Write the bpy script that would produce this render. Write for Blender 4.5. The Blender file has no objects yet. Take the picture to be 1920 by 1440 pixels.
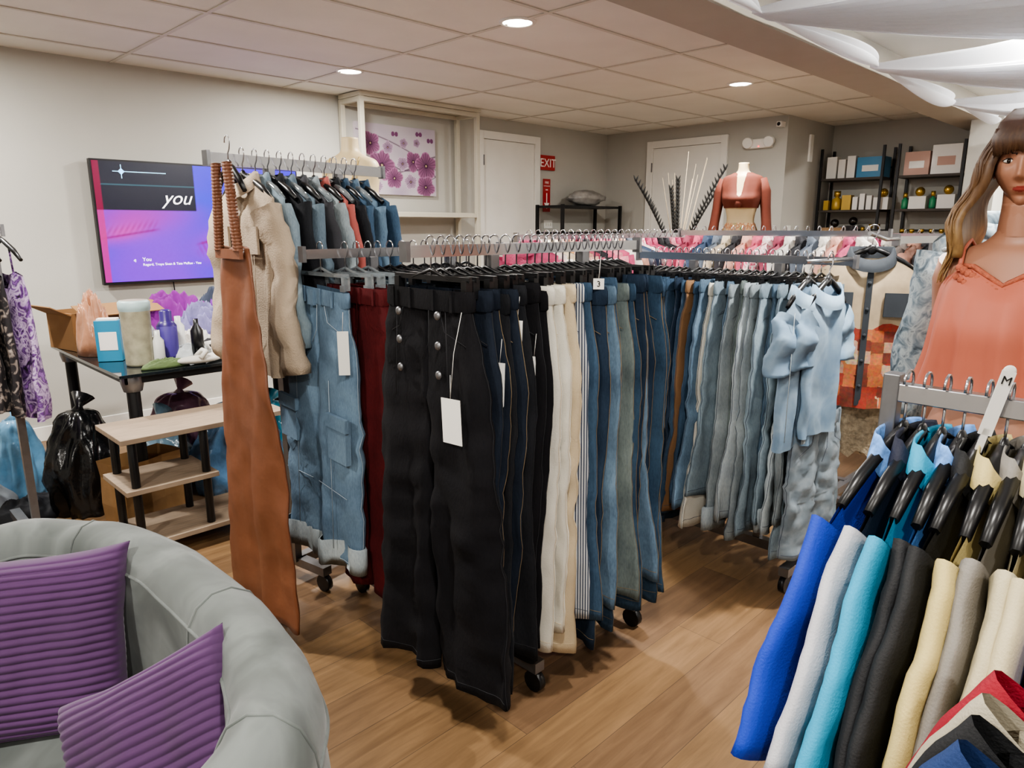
import bpy, bmesh, math, random
from mathutils import Vector, Matrix, noise
PI=math.pi
S=bpy.context.scene
# ---------------------------------------------------------------- helpers
def lin(h):
    h=h.lstrip('#'); o=[]
    for i in (0,2,4):
        c=int(h[i:i+2],16)/255
        o.append(c/12.92 if c<=.04045 else ((c+.055)/1.055)**2.4)
    return (o[0],o[1],o[2],1)
def sc(c,k): return (min(1,c[0]*k),min(1,c[1]*k),min(1,c[2]*k),1)
_M={}
def newmat(name):
    m=bpy.data.materials.new(name); m.use_nodes=True
    nt=m.node_tree; b=nt.nodes['Principled BSDF']
    return m,nt,b
def mat(name,col,rough=.6,metal=0,var=.0,vs=8,bump=0,bs=60,sheen=0,emit=0,trans=0,alpha=1,coat=0,stretch=(1,1,1)):
    if name in _M: return _M[name]
    if isinstance(col,str): col=lin(col)
    m,nt,b=newmat(name); N=nt.nodes; K=nt.links
    b.inputs['Base Color'].default_value=col
    b.inputs['Roughness'].default_value=rough
    b.inputs['Metallic'].default_value=metal
    b.inputs['Sheen Weight'].default_value=sheen
    b.inputs['Transmission Weight'].default_value=trans
    b.inputs['Alpha'].default_value=alpha
    b.inputs['Coat Weight'].default_value=coat
    if emit:
        b.inputs['Emission Color'].default_value=col; b.inputs['Emission Strength'].default_value=emit
    tc=N.new('ShaderNodeTexCoord'); mp=N.new('ShaderNodeMapping'); mp.inputs['Scale'].default_value=stretch
    K.new(tc.outputs['Object'],mp.inputs['Vector'])
    if var>0:
        n=N.new('ShaderNodeTexNoise'); n.inputs['Scale'].default_value=vs; n.inputs['Detail'].default_value=5
        K.new(mp.outputs[0],n.inputs['Vector'])
        r=N.new('ShaderNodeValToRGB'); r.color_ramp.elements[0].position=.3; r.color_ramp.elements[1].position=.7
        r.color_ramp.elements[0].color=sc(col,1-var); r.color_ramp.elements[1].color=sc(col,1+var)
        K.new(n.outputs['Fac'],r.inputs[0]); K.new(r.outputs[0],b.inputs['Base Color'])
    if bump>0:
        n2=N.new('ShaderNodeTexNoise'); n2.inputs['Scale'].default_value=bs; n2.inputs['Detail'].default_value=3
        K.new(mp.outputs[0],n2.inputs['Vector'])
        bp=N.new('ShaderNodeBump'); bp.inputs['Strength'].default_value=bump; bp.inputs['Distance'].default_value=.01
        K.new(n2.outputs['Fac'],bp.inputs['Height']); K.new(bp.outputs[0],b.inputs['Normal'])
    _M[name]=m; return m
def rampmat(name,cols,scale=20,kind='noise',rough=.8,bump=.2,dist=0):
    m,nt,b=newmat(name); N=nt.nodes;K=nt.links
    tc=N.new('ShaderNodeTexCoord'); n=N.new('ShaderNodeTexNoise'); n.inputs['Scale'].default_value=scale; n.inputs['Detail'].default_value=4; n.inputs['Distortion'].default_value=dist
    K.new(tc.outputs['Object'],n.inputs[0]); r=N.new('ShaderNodeValToRGB'); e=r.color_ramp.elements
    e[0].color=lin(cols[0]); e[0].position=.32; e[1].color=lin(cols[-1]); e[1].position=.68
    for i,c in enumerate(cols[1:-1]): q=e.new(.32+.36*(i+1)/(len(cols)-1)); q.color=lin(c)
    K.new(n.outputs['Fac'],r.inputs[0]); K.new(r.outputs[0],b.inputs['Base Color']); b.inputs['Roughness'].default_value=rough; return m
def denim(name,col,fade=.35):
    if name in _M: return _M[name]
    if isinstance(col,str): col=lin(col)
    m,nt,b=newmat(name); N=nt.nodes; K=nt.links
    tc=N.new('ShaderNodeTexCoord')
    n=N.new('ShaderNodeTexNoise'); n.inputs['Scale'].default_value=5; n.inputs['Detail'].default_value=5
    K.new(tc.outputs['Object'],n.inputs['Vector'])
    mp=N.new('ShaderNodeMapping'); mp.inputs['Scale'].default_value=(1,1,.3); K.new(tc.outputs['Object'],mp.inputs[0])
    n3=N.new('ShaderNodeTexNoise'); n3.inputs['Scale'].default_value=220; n3.inputs['Detail'].default_value=2
    K.new(mp.outputs[0],n3.inputs['Vector'])
    ad=N.new('ShaderNodeMath'); ad.operation='MULTIPLY_ADD'; ad.inputs[1].default_value=.35
    K.new(n3.outputs['Fac'],ad.inputs[0]); K.new(n.outputs['Fac'],ad.inputs[2])
    sx=N.new('ShaderNodeSeparateXYZ'); K.new(tc.outputs['Object'],sx.inputs[0])
    mr=N.new('ShaderNodeMapRange'); mr.inputs['From Min'].default_value=0; mr.inputs['From Max'].default_value=-1.05; K.new(sx.outputs['Z'],mr.inputs[0])
    fr=N.new('ShaderNodeValToRGB'); e=fr.color_ramp.elements; e[0].position=0; e[0].color=(0,0,0,1); e[1].position=1; e[1].color=(.55,.55,.55,1)
    for p,v in ((.14,.15),(.34,1.0),(.55,.75),(.75,.25)): q=e.new(p); q.color=(v,v,v,1)
    K.new(mr.outputs[0],fr.inputs[0])
    a2=N.new('ShaderNodeMath'); a2.operation='MULTIPLY_ADD'; a2.inputs[1].default_value=.20
    K.new(fr.outputs[0],a2.inputs[0]); K.new(ad.outputs[0],a2.inputs[2])
    r=N.new('ShaderNodeValToRGB'); r.color_ramp.elements[0].position=.52; r.color_ramp.elements[1].position=1.0
    r.color_ramp.elements[0].color=sc(col,1-fade*.9)
    l=(min(1,col[0]*(1+fade*2.1)),min(1,col[1]*(1+fade*1.8)),min(1,col[2]*(1+fade*1.3)),1)
    r.color_ramp.elements[1].color=l
    K.new(a2.outputs[0],r.inputs[0]); K.new(r.outputs[0],b.inputs['Base Color'])
    bp=N.new('ShaderNodeBump'); bp.inputs['Strength'].default_value=.3; bp.inputs['Distance'].default_value=.004
    K.new(n3.outputs['Fac'],bp.inputs['Height']); K.new(bp.outputs[0],b.inputs['Normal'])
    b.inputs['Roughness'].default_value=.9; b.inputs['Specular IOR Level'].default_value=.2
    _M[name]=m; return m
def vcmat(name,rough=.6,emit=0):
    m,nt,b=newmat(name)
    a=nt.nodes.new('ShaderNodeVertexColor'); a.layer_name='Col'
    b.inputs['Roughness'].default_value=rough
    if emit:
        nt.links.new(a.outputs[0],b.inputs['Emission Color']); b.inputs['Emission Strength'].default_value=emit
        b.inputs['Base Color'].default_value=(0,0,0,1)
    else: nt.links.new(a.outputs[0],b.inputs['Base Color'])
    return m
class MB:
    def __init__(s): s.v=[];s.f=[];s.m=[];s.s=[];s.xf=Matrix.Identity(4)
    def av(s,p):
        s.v.append(s.xf@Vector(p)); return len(s.v)-1
    def af(s,ix,mi=0,sm=True): s.f.append(ix);s.m.append(mi);s.s.append(sm)
    def loft(s,rings,mi=0,closed=True,c0=False,c1=False,sm=True,mf=None):
        ids=[[s.av(p) for p in r] for r in rings]; n=len(rings[0])
        for i in range(len(ids)-1):
            for j in range(n if closed else n-1):
                k=(j+1)%n
                s.af((ids[i][j],ids[i][k],ids[i+1][k],ids[i+1][j]),mf(i,j) if mf else mi,sm)
        if c0: s.af(tuple(ids[0]),mi,False)
        if c1: s.af(tuple(reversed(ids[-1])),mi,False)
    def box(s,c,d,mi=0,rz=0,M=None):
        m=Matrix.Translation(c)@Matrix.Rotation(rz,4,'Z') if M is None else Matrix.Translation(c)@M
        ids=[s.av(m@Vector((x*d[0]/2,y*d[1]/2,z*d[2]/2))) for x in(-1,1) for y in(-1,1) for z in(-1,1)]
        for q in((0,1,3,2),(4,6,7,5),(0,4,5,1),(2,3,7,6),(0,2,6,4),(1,5,7,3)): s.af(tuple(ids[k] for k in q),mi,False)
    def b2(s,x0,x1,y0,y1,z0,z1,mi=0): s.box(((x0+x1)/2,(y0+y1)/2,(z0+z1)/2),(abs(x1-x0),abs(y1-y0),abs(z1-z0)),mi)
    def tube(s,path,r,n=8,mi=0,cap=True,closed=False):
        P=[Vector(p) for p in path]; rings=[]; up=None
        for i,p in enumerate(P):
            t=(P[min(i+1,len(P)-1)]-P[max(i-1,0)])
            if t.length<1e-9: t=Vector((0,0,1))
            t.normalize()
            if up is None:
                up=Vector((0,0,1)) if abs(t.z)<.9 else Vector((1,0,0))
            a=t.cross(up)
            if a.length<1e-4: a=t.cross(Vector((0,1,0)))
            a.normalize(); b=a.cross(t).normalized(); up=b
            rr=r[i] if isinstance(r,(list,tuple)) else r
            rings.append([p+a*(math.cos(2*PI*k/n)*rr)+b*(math.sin(2*PI*k/n)*rr) for k in range(n)])
        s.loft(rings,mi,True,cap,cap)
    def lathe(s,c,prof,n=16,mi=0,mf=None,cap=True):
        rings=[[(c[0]+r*math.cos(2*PI*k/n),c[1]+r*math.sin(2*PI*k/n),c[2]+z) for k in range(n)] for r,z in prof]
        s.loft(rings,mi,True,cap,cap,mf=mf)
    def ell(s,c,r,mi=0,nu=14,nv=9,fn=None,amp=0,seed=0,fr=6):
        rings=[]
        for i in range(nv+1):
            ph=PI*i/nv; ph=min(max(ph,.02),PI-.02); ring=[]
            for j in range(nu):
                th=2*PI*j/nu
                d=Vector((math.sin(ph)*math.cos(th),math.sin(ph)*math.sin(th),math.cos(ph)))
                k=1+(amp*noise.noise(d*fr*.4+Vector((seed*7.1,seed*3.3,0)))+amp*.5*noise.noise(d*fr+Vector((seed,0,seed))) if amp else 0)
                ring.append((c[0]+d.x*r[0]*k,c[1]+d.y*r[1]*k,c[2]+d.z*r[2]*k))
            rings.append(ring)
        s.loft(rings,mi,True,True,True)
    def grid(s,fn,nu,nv,mi=0,col=None):
        ids=[[s.av(fn(i/nu,j/nv)) for i in range(nu+1)] for j in range(nv+1)]
        for j in range(nv):
            for i in range(nu): s.af((ids[j][i],ids[j][i+1],ids[j+1][i+1],ids[j+1][i]),mi,True)
    def build(s,name,mats,M=None,parent=None,bev=0,sub=0,colfn=None,norm=True,solid=0):
        me=bpy.data.meshes.new(name); me.from_pydata([tuple(v) for v in s.v],[],s.f)
        if not isinstance(mats,(list,tuple)): mats=[mats]
        for m in mats: me.materials.append(m)
        me.polygons.foreach_set('material_index',s.m); me.polygons.foreach_set('use_smooth',s.s)
        if colfn:
            ca=me.color_attributes.new('Col','FLOAT_COLOR','POINT')
            for i,c in enumerate(colfn): ca.data[i].color=c
        if norm:
            bm=bmesh.new(); bm.from_mesh(me); bmesh.ops.recalc_face_normals(bm,faces=bm.faces); bm.to_mesh(me); bm.free()
        me.update()
        o=bpy.data.objects.new(name,me); S.collection.objects.link(o)
        if M is not None: o.matrix_world=M
        if parent:
            o.parent=parent
            o.matrix_parent_inverse=parent.matrix_world.inverted()
        if bev:
            b=o.modifiers.new('b','BEVEL'); b.width=bev; b.segments=2; b.limit_method='ANGLE'
        if solid:
            b=o.modifiers.new('s','SOLIDIFY'); b.thickness=solid
        return o
def TR(x,y,z,rz=0,rx=0,ry=0):
    return Matrix.Translation((x,y,z))@Matrix.Rotation(rz,4,'Z')@Matrix.Rotation(ry,4,'Y')@Matrix.Rotation(rx,4,'X')
def text(body,size,M,m,parent,name='lettering',al='LEFT',shear=0,ext=.0005):
    c=bpy.data.curves.new(name,'FONT'); c.body=body; c.size=size; c.align_x=al; c.extrude=ext; c.shear=shear
    o=bpy.data.objects.new(name,c); S.collection.objects.link(o); c.materials.append(m)
    o.matrix_world=M
    if parent: o.parent=parent; o.matrix_parent_inverse=parent.matrix_world.inverted()
    return o
R90=math.radians(90)
def lerp(a,b,t): return a+(b-a)*t
def sm(t): t=max(0,min(1,t)); return t*t*(3-2*t)
def sp(x,e): return math.copysign(abs(x)**e,x)
# ---------------------------------------------------------------- materials
m_wall=mat('wall_paint','#b0aea7',.85,var=.02,vs=2,bump=.05,bs=120)
m_white=mat('white_trim','#e0ded8',.5,var=.02)
m_tile=mat('ceiling_tile','#e4e2da',.95,var=.03,vs=3,bump=.3,bs=350)
m_grid=mat('ceiling_grid_metal','#cbc7bc',.6)
m_chrome=mat('chrome','#b4b4b8',.2,.95,var=.05)
m_steel=mat('brushed_steel','#828285',.35,.85,var=.08,vs=30)
m_black=mat('black_plastic','#111113',.35,var=.2)
m_blackmet=mat('black_metal','#18181a',.45,.4)
m_tag=mat('tag_card','#dedcd6',.6,var=.02)
m_clear=mat('clear_plastic','#b5bdc2',.12,trans=.75)
m_cream=mat('frame_beige','#bfbaab',.5,.2)
def floor_mat():
    m,nt,b=newmat('oak_planks'); N=nt.nodes; K=nt.links
    tc=N.new('ShaderNodeTexCoord')
    br=N.new('ShaderNodeTexBrick'); br.inputs['Scale'].default_value=1; br.inputs['Brick Width'].default_value=1.25
    br.inputs['Row Height'].default_value=.17; br.inputs['Mortar Size'].default_value=.001; br.inputs['Mortar Smooth'].default_value=.2
    br.offset=.37; br.inputs['Color1'].default_value=lin('#886c4c'); br.inputs['Color2'].default_value=lin('#6c5440'); br.inputs['Mortar'].default_value=lin('#4a3b2d')
    br.inputs['Bias'].default_value=-.1
    K.new(tc.outputs['Object'],br.inputs['Vector'])
    mp=N.new('ShaderNodeMapping'); mp.inputs['Scale'].default_value=(1.2,14,1); K.new(tc.outputs['Object'],mp.inputs[0])
    n=N.new('ShaderNodeTexNoise'); n.inputs['Scale'].default_value=2.2; n.inputs['Detail'].default_value=9; n.inputs['Roughness'].default_value=.65; n.inputs['Distortion'].default_value=.6
    K.new(mp.outputs[0],n.inputs['Vector'])
    r=N.new('ShaderNodeValToRGB'); r.color_ramp.elements[0].position=.3; r.color_ramp.elements[0].color=(.5,.46,.42,1); r.color_ramp.elements[1].position=.68; r.color_ramp.elements[1].color=(1.08,1.08,1.08,1)
    K.new(n.outputs['Fac'],r.inputs[0])
    mx=N.new('ShaderNodeMix'); mx.data_type='RGBA'; mx.blend_type='MULTIPLY'; mx.inputs['Factor'].default_value=.8
    K.new(br.outputs['Color'],mx.inputs['A']); K.new(r.outputs[0],mx.inputs['B']); K.new(mx.outputs['Result'],b.inputs['Base Color'])
    b.inputs['Roughness'].default_value=.40
    bp=N.new('ShaderNodeBump'); bp.inputs['Strength'].default_value=.15; bp.inputs['Distance'].default_value=.003
    K.new(n.outputs['Fac'],bp.inputs['Height']); K.new(bp.outputs[0],b.inputs['Normal'])
    return m
# ---------------------------------------------------------------- room shell
LW=5.41; BW=7.01; AW=8.13; H=2.46; G_=.002
def simple(name,boxes,m,bev=0):
    b=MB()
    for q in boxes: b.b2(*q)
    return b.build(name,m,bev=bev)
simple('floor',[(-2.2,8.4,-2.7,5.6,-.1,0)],floor_mat())
simple('wall_left',[(-2.2,BW+.1,LW,LW+.12,0,H)],m_wall)
simple('wall_back',[(BW,BW+.12,3.21,LW,0,H)],m_wall)
simple('wall_alcove_side',[(BW+.12,AW,3.21,3.33,0,H)],m_wall)
simple('wall_alcove_back',[(AW,AW+.12,-2.6,3.33,0,H)],m_wall)
simple('wall_pier',[(7.35,AW,1.50,1.74,0,H)],m_wall)
simple('wall_right',[(-2.2,8.3,-2.7,-2.58,0,H)],m_wall)
simple('wall_rear',[(-2.2,-2.08,-2.58,LW,0,H)],m_wall)
ceil=simple('ceiling',[(-2.2,8.3,-2.7,5.53,H,H+.1)],m_tile)
b=MB()
y=LW-.35
while y>1.95: b.b2(-2.05,AW-.02,y-.012,y+.012,H-.006,H-.001); y-=.61
x=-2.0; k=0
while x<AW:
    b.b2(x-.012,x+.012,1.96,(LW if x<BW else 3.2)-.01,H-.0055,H-.0015); x+=1.22
b.build('ceiling_grid',m_grid,parent=ceil)
m_sof=mat('soffit_paint','#b0aba0',.85,var=.02)
simple('ceiling_soffit',[(-2.07,AW-.001,1.66,1.95,2.30,H-.001)],m_sof)
b=MB(); b.b2(-2.07,4.9,LW-.016,LW-.001,0,.1); b.b2(5.82,BW-.02,LW-.016,LW-.001,0,.1); b.build('baseboard_left',m_white,bev=.004)
b=MB(); b.b2(BW-.016,BW-.001,3.22,3.82,0,.1); b.b2(BW-.016,BW-.001,4.83,LW-.02,0,.1); b.build('baseboard_back',m_white,bev=.004)
def door(name,M,w,h):
    b=MB(); t=.075
    b.b2(0,t,-.03,0,0,h,0); b.b2(w-t,w,-.03,0,0,h,0); b.b2(t,w-t,-.03,0,h-t,h,0)
    b.b2(t+.004,w-t-.004,-.012,0,.008,h-t-.004,0)
    b.tube([(w-t-.07,-.012,1.0),(w-t-.07,-.06,1.0)],.012,10,1)
    b.tube([(w-t-.07,-.06,1.0),(w-t-.17,-.06,1.0)],.01,10,1)
    b.lathe((w-t-.07,-.014,1.0),[(.03,0),(.03,.003)],14,1)
    for z in(.25,1.15,2.0): b.b2(t-.01,t+.006,-.034,-.028,z,z+.1,1)
    o=b.build(name,[m_white,m_steel],M,bev=.003); return o
door('door_1',TR(4.91,LW-G_,0),.9,2.33)
door('door_2',TR(BW-G_,4.82,0,-R90),.99,2.33)
m_em=mat('lamp_lens','#fff6e6',.5,emit=16)
def downlight(x,y,p=40,z=H):
    b=MB(); b.lathe((x,y,z),[(.098,0),(.098,-.006),(.082,-.010),(.078,-.006)],28,0,cap=False)
    b.lathe((x,y,z),[(.079,-.005),(.001,-.0075)],28,1,cap=False)
    o=b.build('seen_or_added_ceiling_light',[m_white,m_em])
    l=bpy.data.lights.new('lamp','AREA'); l.shape='DISK'; l.size=.15; l.energy=p; l.color=(1,.965,.905)
    lo=bpy.data.objects.new('lamp',l); S.collection.objects.link(lo); lo.location=(x,y,z-.02); lo.parent=o
for p in [(2.89,2.85),(2.92,4.52),(5.26,2.81),(.55,2.95),(.3,4.6),(-1.2,1.2),(-.9,-.9)]: downlight(*p)  # leading entries are visible fixtures; trailing ones are unseen, added for more fill
downlight(.55,.35,26); downlight(1.0,-1.4,40)  # unseen lights around the camera, added to brighten the foreground
for p in [(2.6,.5),(4.2,.6),(5.8,.5),(7.2,.6),(3.4,-1.1),(5.2,-1.1),(6.8,-1.3)]: downlight(p[0],p[1],62)  # unseen lights above the fabric, added so the drapes glow white
# ---------------------------------------------------------------- TV
def tvcol(s,t):
    c=Vector((.05,.012,.95))
    n=noise.noise(Vector((s*2.2,t*1.6,0)))
    c=c.lerp(Vector((.26,.012,.9)),sm(.5+n*1.2))
    def g(x,y,rx,ry,a=0):
        dx=s-x;dy=t-y; X=dx*math.cos(a)+dy*math.sin(a); Y=-dx*math.sin(a)+dy*math.cos(a)
        return math.exp(-(X/rx)**2-(Y/ry)**2)
    c=c.lerp(Vector((.5,.02,.5)),min(1,.9*g(.15,.55,.22,.12,.3)))
    c=c.lerp(Vector((.75,.05,.45)),.8*g(.1,.42,.14,.07,.5))
    c=c.lerp(Vector((.02,.03,1.0)),.8*g(.45,.72,.2,.1,-.5))
    c=c.lerp(Vector((.65,.02,.7)),.8*g(.62,.3,.2,.16,.4))
    c=c.lerp(Vector((.01,.05,1.0)),.7*g(.9,.6,.2,.3))
    dx=s-.62;dy=t-.36-.12*dx
    arc=dy+.9*dx*dx
    if abs(dx)<.2:
        lash=math.exp(-(arc/.012)**2)+ (.7*math.exp(-((arc+.05)/.05)**2)*(.5+.5*math.sin(dx*260+dy*60)))
        c=c.lerp(Vector((.30,.0,.15)),min(1,lash*.75)*sm((.2-abs(dx))/.05))
    dx=s-.12;dy=t-.4-.3*dx
    if abs(dx)<.16:
        lash=math.exp(-(dy/.01)**2)+.6*math.exp(-((dy-.05)/.04)**2)*(.5+.5*math.sin(dx*240-dy*90))
        c=c.lerp(Vector((.25,.0,.12)),min(1,lash*.7)*sm((.16-abs(dx))/.05))
    if s<.03: c=c.lerp(Vector((.6,.02,.25)),.9)
    if s<.45 and t>.60:
        c=Vector((.012,.014,.03)) if abs(t-.81)>.006 else Vector((.03,.12,.16))
        if s<.03: c=Vector((.25,.0,.05))
    return (c.x,c.y,c.z,1)
X0,X1,Z0,Z1=1.45,2.90,1.03,1.825
def fit_tv():
    b=MB(); b.b2(X0-.012,X1+.012,LW-.075,LW-.03,Z0-.018,Z1+.012,0); b.b2(X0+.3,X1-.3,LW-.03,LW-G_,Z0+.2,Z1-.2,0)
    b.tube([(X0+.45,LW-.02,Z0+.2),(X0+.46,LW-.02,Z0-.1),(X0+.42,LW-.02,Z0-.5),(X0+.5,LW-.02,.35)],.005,6,0)
    tv=b.build('television',[m_black],bev=.004)
    b=MB(); nu,nv=200,112; cols=[]
    b.grid(lambda s,t:(X0+s*(X1-X0),LW-.0765,Z0+t*(Z1-Z0)),nu,nv)
    for j in range(nv+1):
        for i in range(nu+1): cols.append(tvcol(i/nu,j/nv))
    b.build('screen',vcmat('screen_picture',.3,.95),colfn=cols,parent=tv,norm=False)
    mw=mat('screen_text_white','#ffffff',.5,emit=1.0); mc=mat('screen_text_cyan','#9fdfff',.5,emit=.8)
    W=X1-X0; Hh=Z1-Z0; y=LW-.078
    text('you',.13,TR(X0+.29*W,y,Z0+.66*Hh,0,R90),mw,tv,shear=.4)
    text('You',.036,TR(X0+.17*W,y,Z0+.17*Hh,0,R90),mw,tv)
    text('dJ',.022,TR(X0+.13*W,y,Z0+.17*Hh,0,R90),mw,tv)
    text('Regard, Troye Sivan & Tate McRae - You',.024,TR(X0+.17*W,y,Z0+.13*Hh,0,R90),mw,tv)
    b=MB()
    b.box((X0+.2*W,y,Z0+.92*Hh),(.34,.001,.005),0)
    b.box((X0+.12*W,y,Z0+.92*Hh),(.03,.001,.03),0,M=Matrix.Rotation(PI/4,4,'Y'))
    b.box((X0+.12*W,y,Z0+.92*Hh),(.005,.001,.09),0)
    b.build('plain_mark',mc,parent=tv)
fit_tv()
# ---------------------------------------------------------------- flower canvas
FL=((.30,.42,.23,0),(.17,.72,.17,.5),(.45,.24,.16,1),(.70,.50,.16,.4),(.87,.45,.21,.9),(.86,.13,.18,.2),(.07,.42,.13,.6),(.58,.76,.08,1.2),(.22,.12,.12,0),(.75,.78,.07,0),(.56,.46,.11,.3),(.66,.2,.12,.8),(.38,.68,.10,.9),(.05,.15,.1,.2))
def flcol(s,t):
    c=Vector((.50,.45,.50)); n=noise.noise(Vector((s*3,t*3,4)))
    c=c.lerp(Vector((.30,.23,.34)),max(0,n+.15)*.9)
    for (f,w) in ((lambda x:.62-.35*x+.06*math.sin(x*9),.014),(lambda x:.2+.35*x+.05*math.sin(x*7+1),.012),(lambda x:.9-.2*x-.3*x*x,.009),(lambda x:.35+.1*math.sin(x*12),.007)):
        d=abs(t-f(s)); c=c.lerp(Vector((.07,.03,.07)),.9*math.exp(-(d/w)**2))
    for (fx,fy,r,ph) in FL:
        dx=(s-fx)*1.4;dy=t-fy; d=math.hypot(dx,dy); a=math.atan2(dy,dx)+ph
        rr=r*(.74+.26*abs(math.cos(2.5*a)))
        if d<rr:
            k=d/rr
            pc=Vector((.09,.022,.075)).lerp(Vector((.25,.10,.20)),k) if r>.14 else Vector((.18,.10,.19)).lerp(Vector((.38,.28,.38)),k)
            pc=pc*(1+.25*math.sin(a*22))
            if abs(math.cos(2.5*a))<.16 and k>.3: pc=pc*.55
            if k>.92: pc=pc*1.5
            if k<.2: pc=Vector((.05,.01,.04)) if k>.08 else Vector((.5,.4,.2))
            c=pc
    for (fx,fy) in ((.47,.87),(.78,.9),(.93,.82)):
        dx=(s-fx)*1.4;dy=t-fy
        q=abs(abs(dx)-.03)/.03
        if q<1 and abs(dy-.01)<.035*math.sqrt(1-q*q): c=Vector((.16,.05,.14))
    return (c.x,c.y,c.z,1)
b=MB(); b.b2(3.5,4.36,LW-.035,LW-G_,1.68,2.27,0)
cv=b.build('floral_canvas_print',[mat('canvas_edge','#cfc4cc',.8)])
b=MB(); nu,nv=230,160; b.grid(lambda s,t:(3.5+s*.86,LW-.0362,1.68+t*.59),nu,nv)
b.build('painted_face',vcmat('floral_paint',.8),colfn=[flcol(i/nu,j/nv) for j in range(nv+1) for i in range(nu+1)],parent=cv,norm=False)
b=MB(); x0,x1,y0,y1=3.37,4.62,5.08,5.36; q=.02
for x in(x0,x1):
    for y in(y0,y1): b.b2(x-q,x+q,y-q,y+q,0,2.42)
for z in(2.40,1.5,.9):
    for y in(y0,y1): b.b2(x0,x1,y-.018,y+.018,z-.018,z+.018)
    for x in(x0,x1): b.b2(x-.018,x+.018,y0,y1,z-.018,z+.018)
b.b2(x0-.03,x1+.03,y0-.03,y1,2.42,2.452); b.b2(x0,x1,y0+.02,y1,1.51,1.525)
b.build('metal_display_frame',m_cream,bev=.002)
m_red=mat('sign_red','#a01f24',.45,var=.03); m_lt=mat('sign_white','#eee9e2',.5)
b=MB(); b.b2(5.82,6.05,LW-.03,LW-G_,2.0,2.155); ex=b.build('exit_sign',m_red,bev=.003)
text('EXIT',.125,TR(5.935,LW-.031,2.033,0,R90),m_lt,ex,al='CENTER')
b=MB(); b.b2(5.885,6.0,LW-.008,LW-G_,1.56,1.91); fs=b.build('fire_extinguisher_sign',m_red)
b=MB(); b.b2(5.937,5.949,LW-.0095,LW-.008,1.65,1.76)
i=[b.av(p) for p in((5.90,LW-.0095,1.655),(5.985,LW-.0095,1.655),(5.943,LW-.0095,1.59))]; b.af(tuple(i),0,False)
b.b2(5.925,5.96,LW-.0095,LW-.008,1.79,1.80); b.build('arrow',m_lt,parent=fs)
text('FIRE',.035,TR(5.943,LW-.009,1.86,0,R90),m_lt,fs,al='CENTER'); text('EXTINGUISHER',.0145,TR(5.943,LW-.009,1.83,0,R90),m_lt,fs,al='CENTER')
b=MB(); b.b2(5.9,6.04,LW-.01,LW-G_,1.38,1.47,0)
for k in range(3): b.b2(5.925+k*.035,5.94+k*.035,LW-.018,LW-.01,1.41,1.44,1)
b.build('light_switch_plate',[m_white,m_grid],bev=.002)
b=MB(); b.b2(5.88,5.98,LW-.09,LW-G_,1.13,1.3,0); b.b2(5.9,5.96,LW-.095,LW-.09,1.18,1.24,1); b.build('fire_alarm_pull',[m_red,m_lt],bev=.004)
b=MB(); b.box((BW-.033,3.47,2.21),(.06,.26,.09),0)
for d in(-.11,.11): b.tube([(BW-.03,3.47+d,2.23),(BW-.1,3.47+d,2.215)],[.045,.055],14,0)
b.ell((BW-.068,3.47,2.18),(.006,.006,.006),1)
b.build('emergency_light',[m_white,mat('led_red','#ff2010',.5,emit=4)],bev=.01)
b=MB(); b.box((BW-.053,3.26,2.37),(.1,.05,.05),0); b.tube([(BW-.1,3.26,2.37),(BW-.11,3.26,2.37)],.018,12,1); b.build('security_camera',[m_white,m_black],bev=.006)
b=MB(); b.b2(7.5,7.58,3.185,3.208,2.05,2.32,0); b.build('wall_sensor',m_white,bev=.006)
b=MB(); b.b2(7.15,7.23,3.2,3.208,1.28,1.41,0); b.b2(7.18,7.2,3.194,3.2,1.33,1.36,0); b.build('light_switch',m_white,bev=.002)
b=MB(); x0,x1,y0,y1=5.75,6.75,5.0,5.36
for x in(x0,x1):
    for y in(y0,y1): b.b2(x-.015,x+.015,y-.015,y+.015,0,1.63)
for z in(1.61,1.33,.95,.5,.12):
    b.b2(x0,x1,y0,y1,z-.012,z+.012)
b.build('black_metal_shelf',[m_blackmet])
b=MB(); b.ell((6.35,5.18,1.71),(.27,.13,.085),0,24,14,amp=.25,seed=3,fr=7); b.build('folded_plastic_bag',mat('bag_grey','#8d8a86',.3,var=.25,vs=14,bump=.5,bs=25))
b=MB(); rr=random.Random(4); bx,by=5.75,3.6
b.lathe((bx,by,0),[(.1,0),(.14,.2),(.13,.5),(.08,.85),(.09,.95)],20,2)
for k in range(10):
    a=rr.uniform(0,2*PI); e=rr.uniform(.12,.3); h=rr.uniform(1.75,2.08)
    b.tube([(bx,by,.9),(bx+math.cos(a)*e*.4,by+math.sin(a)*e*.4,1.35),(bx+math.cos(a)*e,by+math.sin(a)*e,h)],[.005,.004,.002],5,0)
for k,(lx,h) in enumerate(((-.40,1.80),(-.02,1.80),(.40,1.90),(.34,1.72),(-.33,1.70),(-.08,1.72))):
    pts=[]
    for i in range(14):
        t=i/13; q=lx*(t**1.5); pts.append(Vector((bx+q*.707,by-q*.707,.9+(h-.9)*t)))
    b.tube(pts,.006,5,1)
    for i in range(6,14):
        for sgn in(-1,1):
            for u in(0,.5):
                p=pts[i] if u==0 else (pts[i]+pts[max(i-1,0)])/2
                d=Vector((sgn*.022*.707,-sgn*.022*.707,.055)); b.tube([p,p+d*.6,p+d],[.009,.008,.001],4,1)
b.build('dried_branches_in_vase',[mat('dry_stem','#cbb99a',.8),mat('dark_leaf','#1d1d1c',.7,var=.3),mat('vase_dark','#3a3330',.4)])
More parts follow.
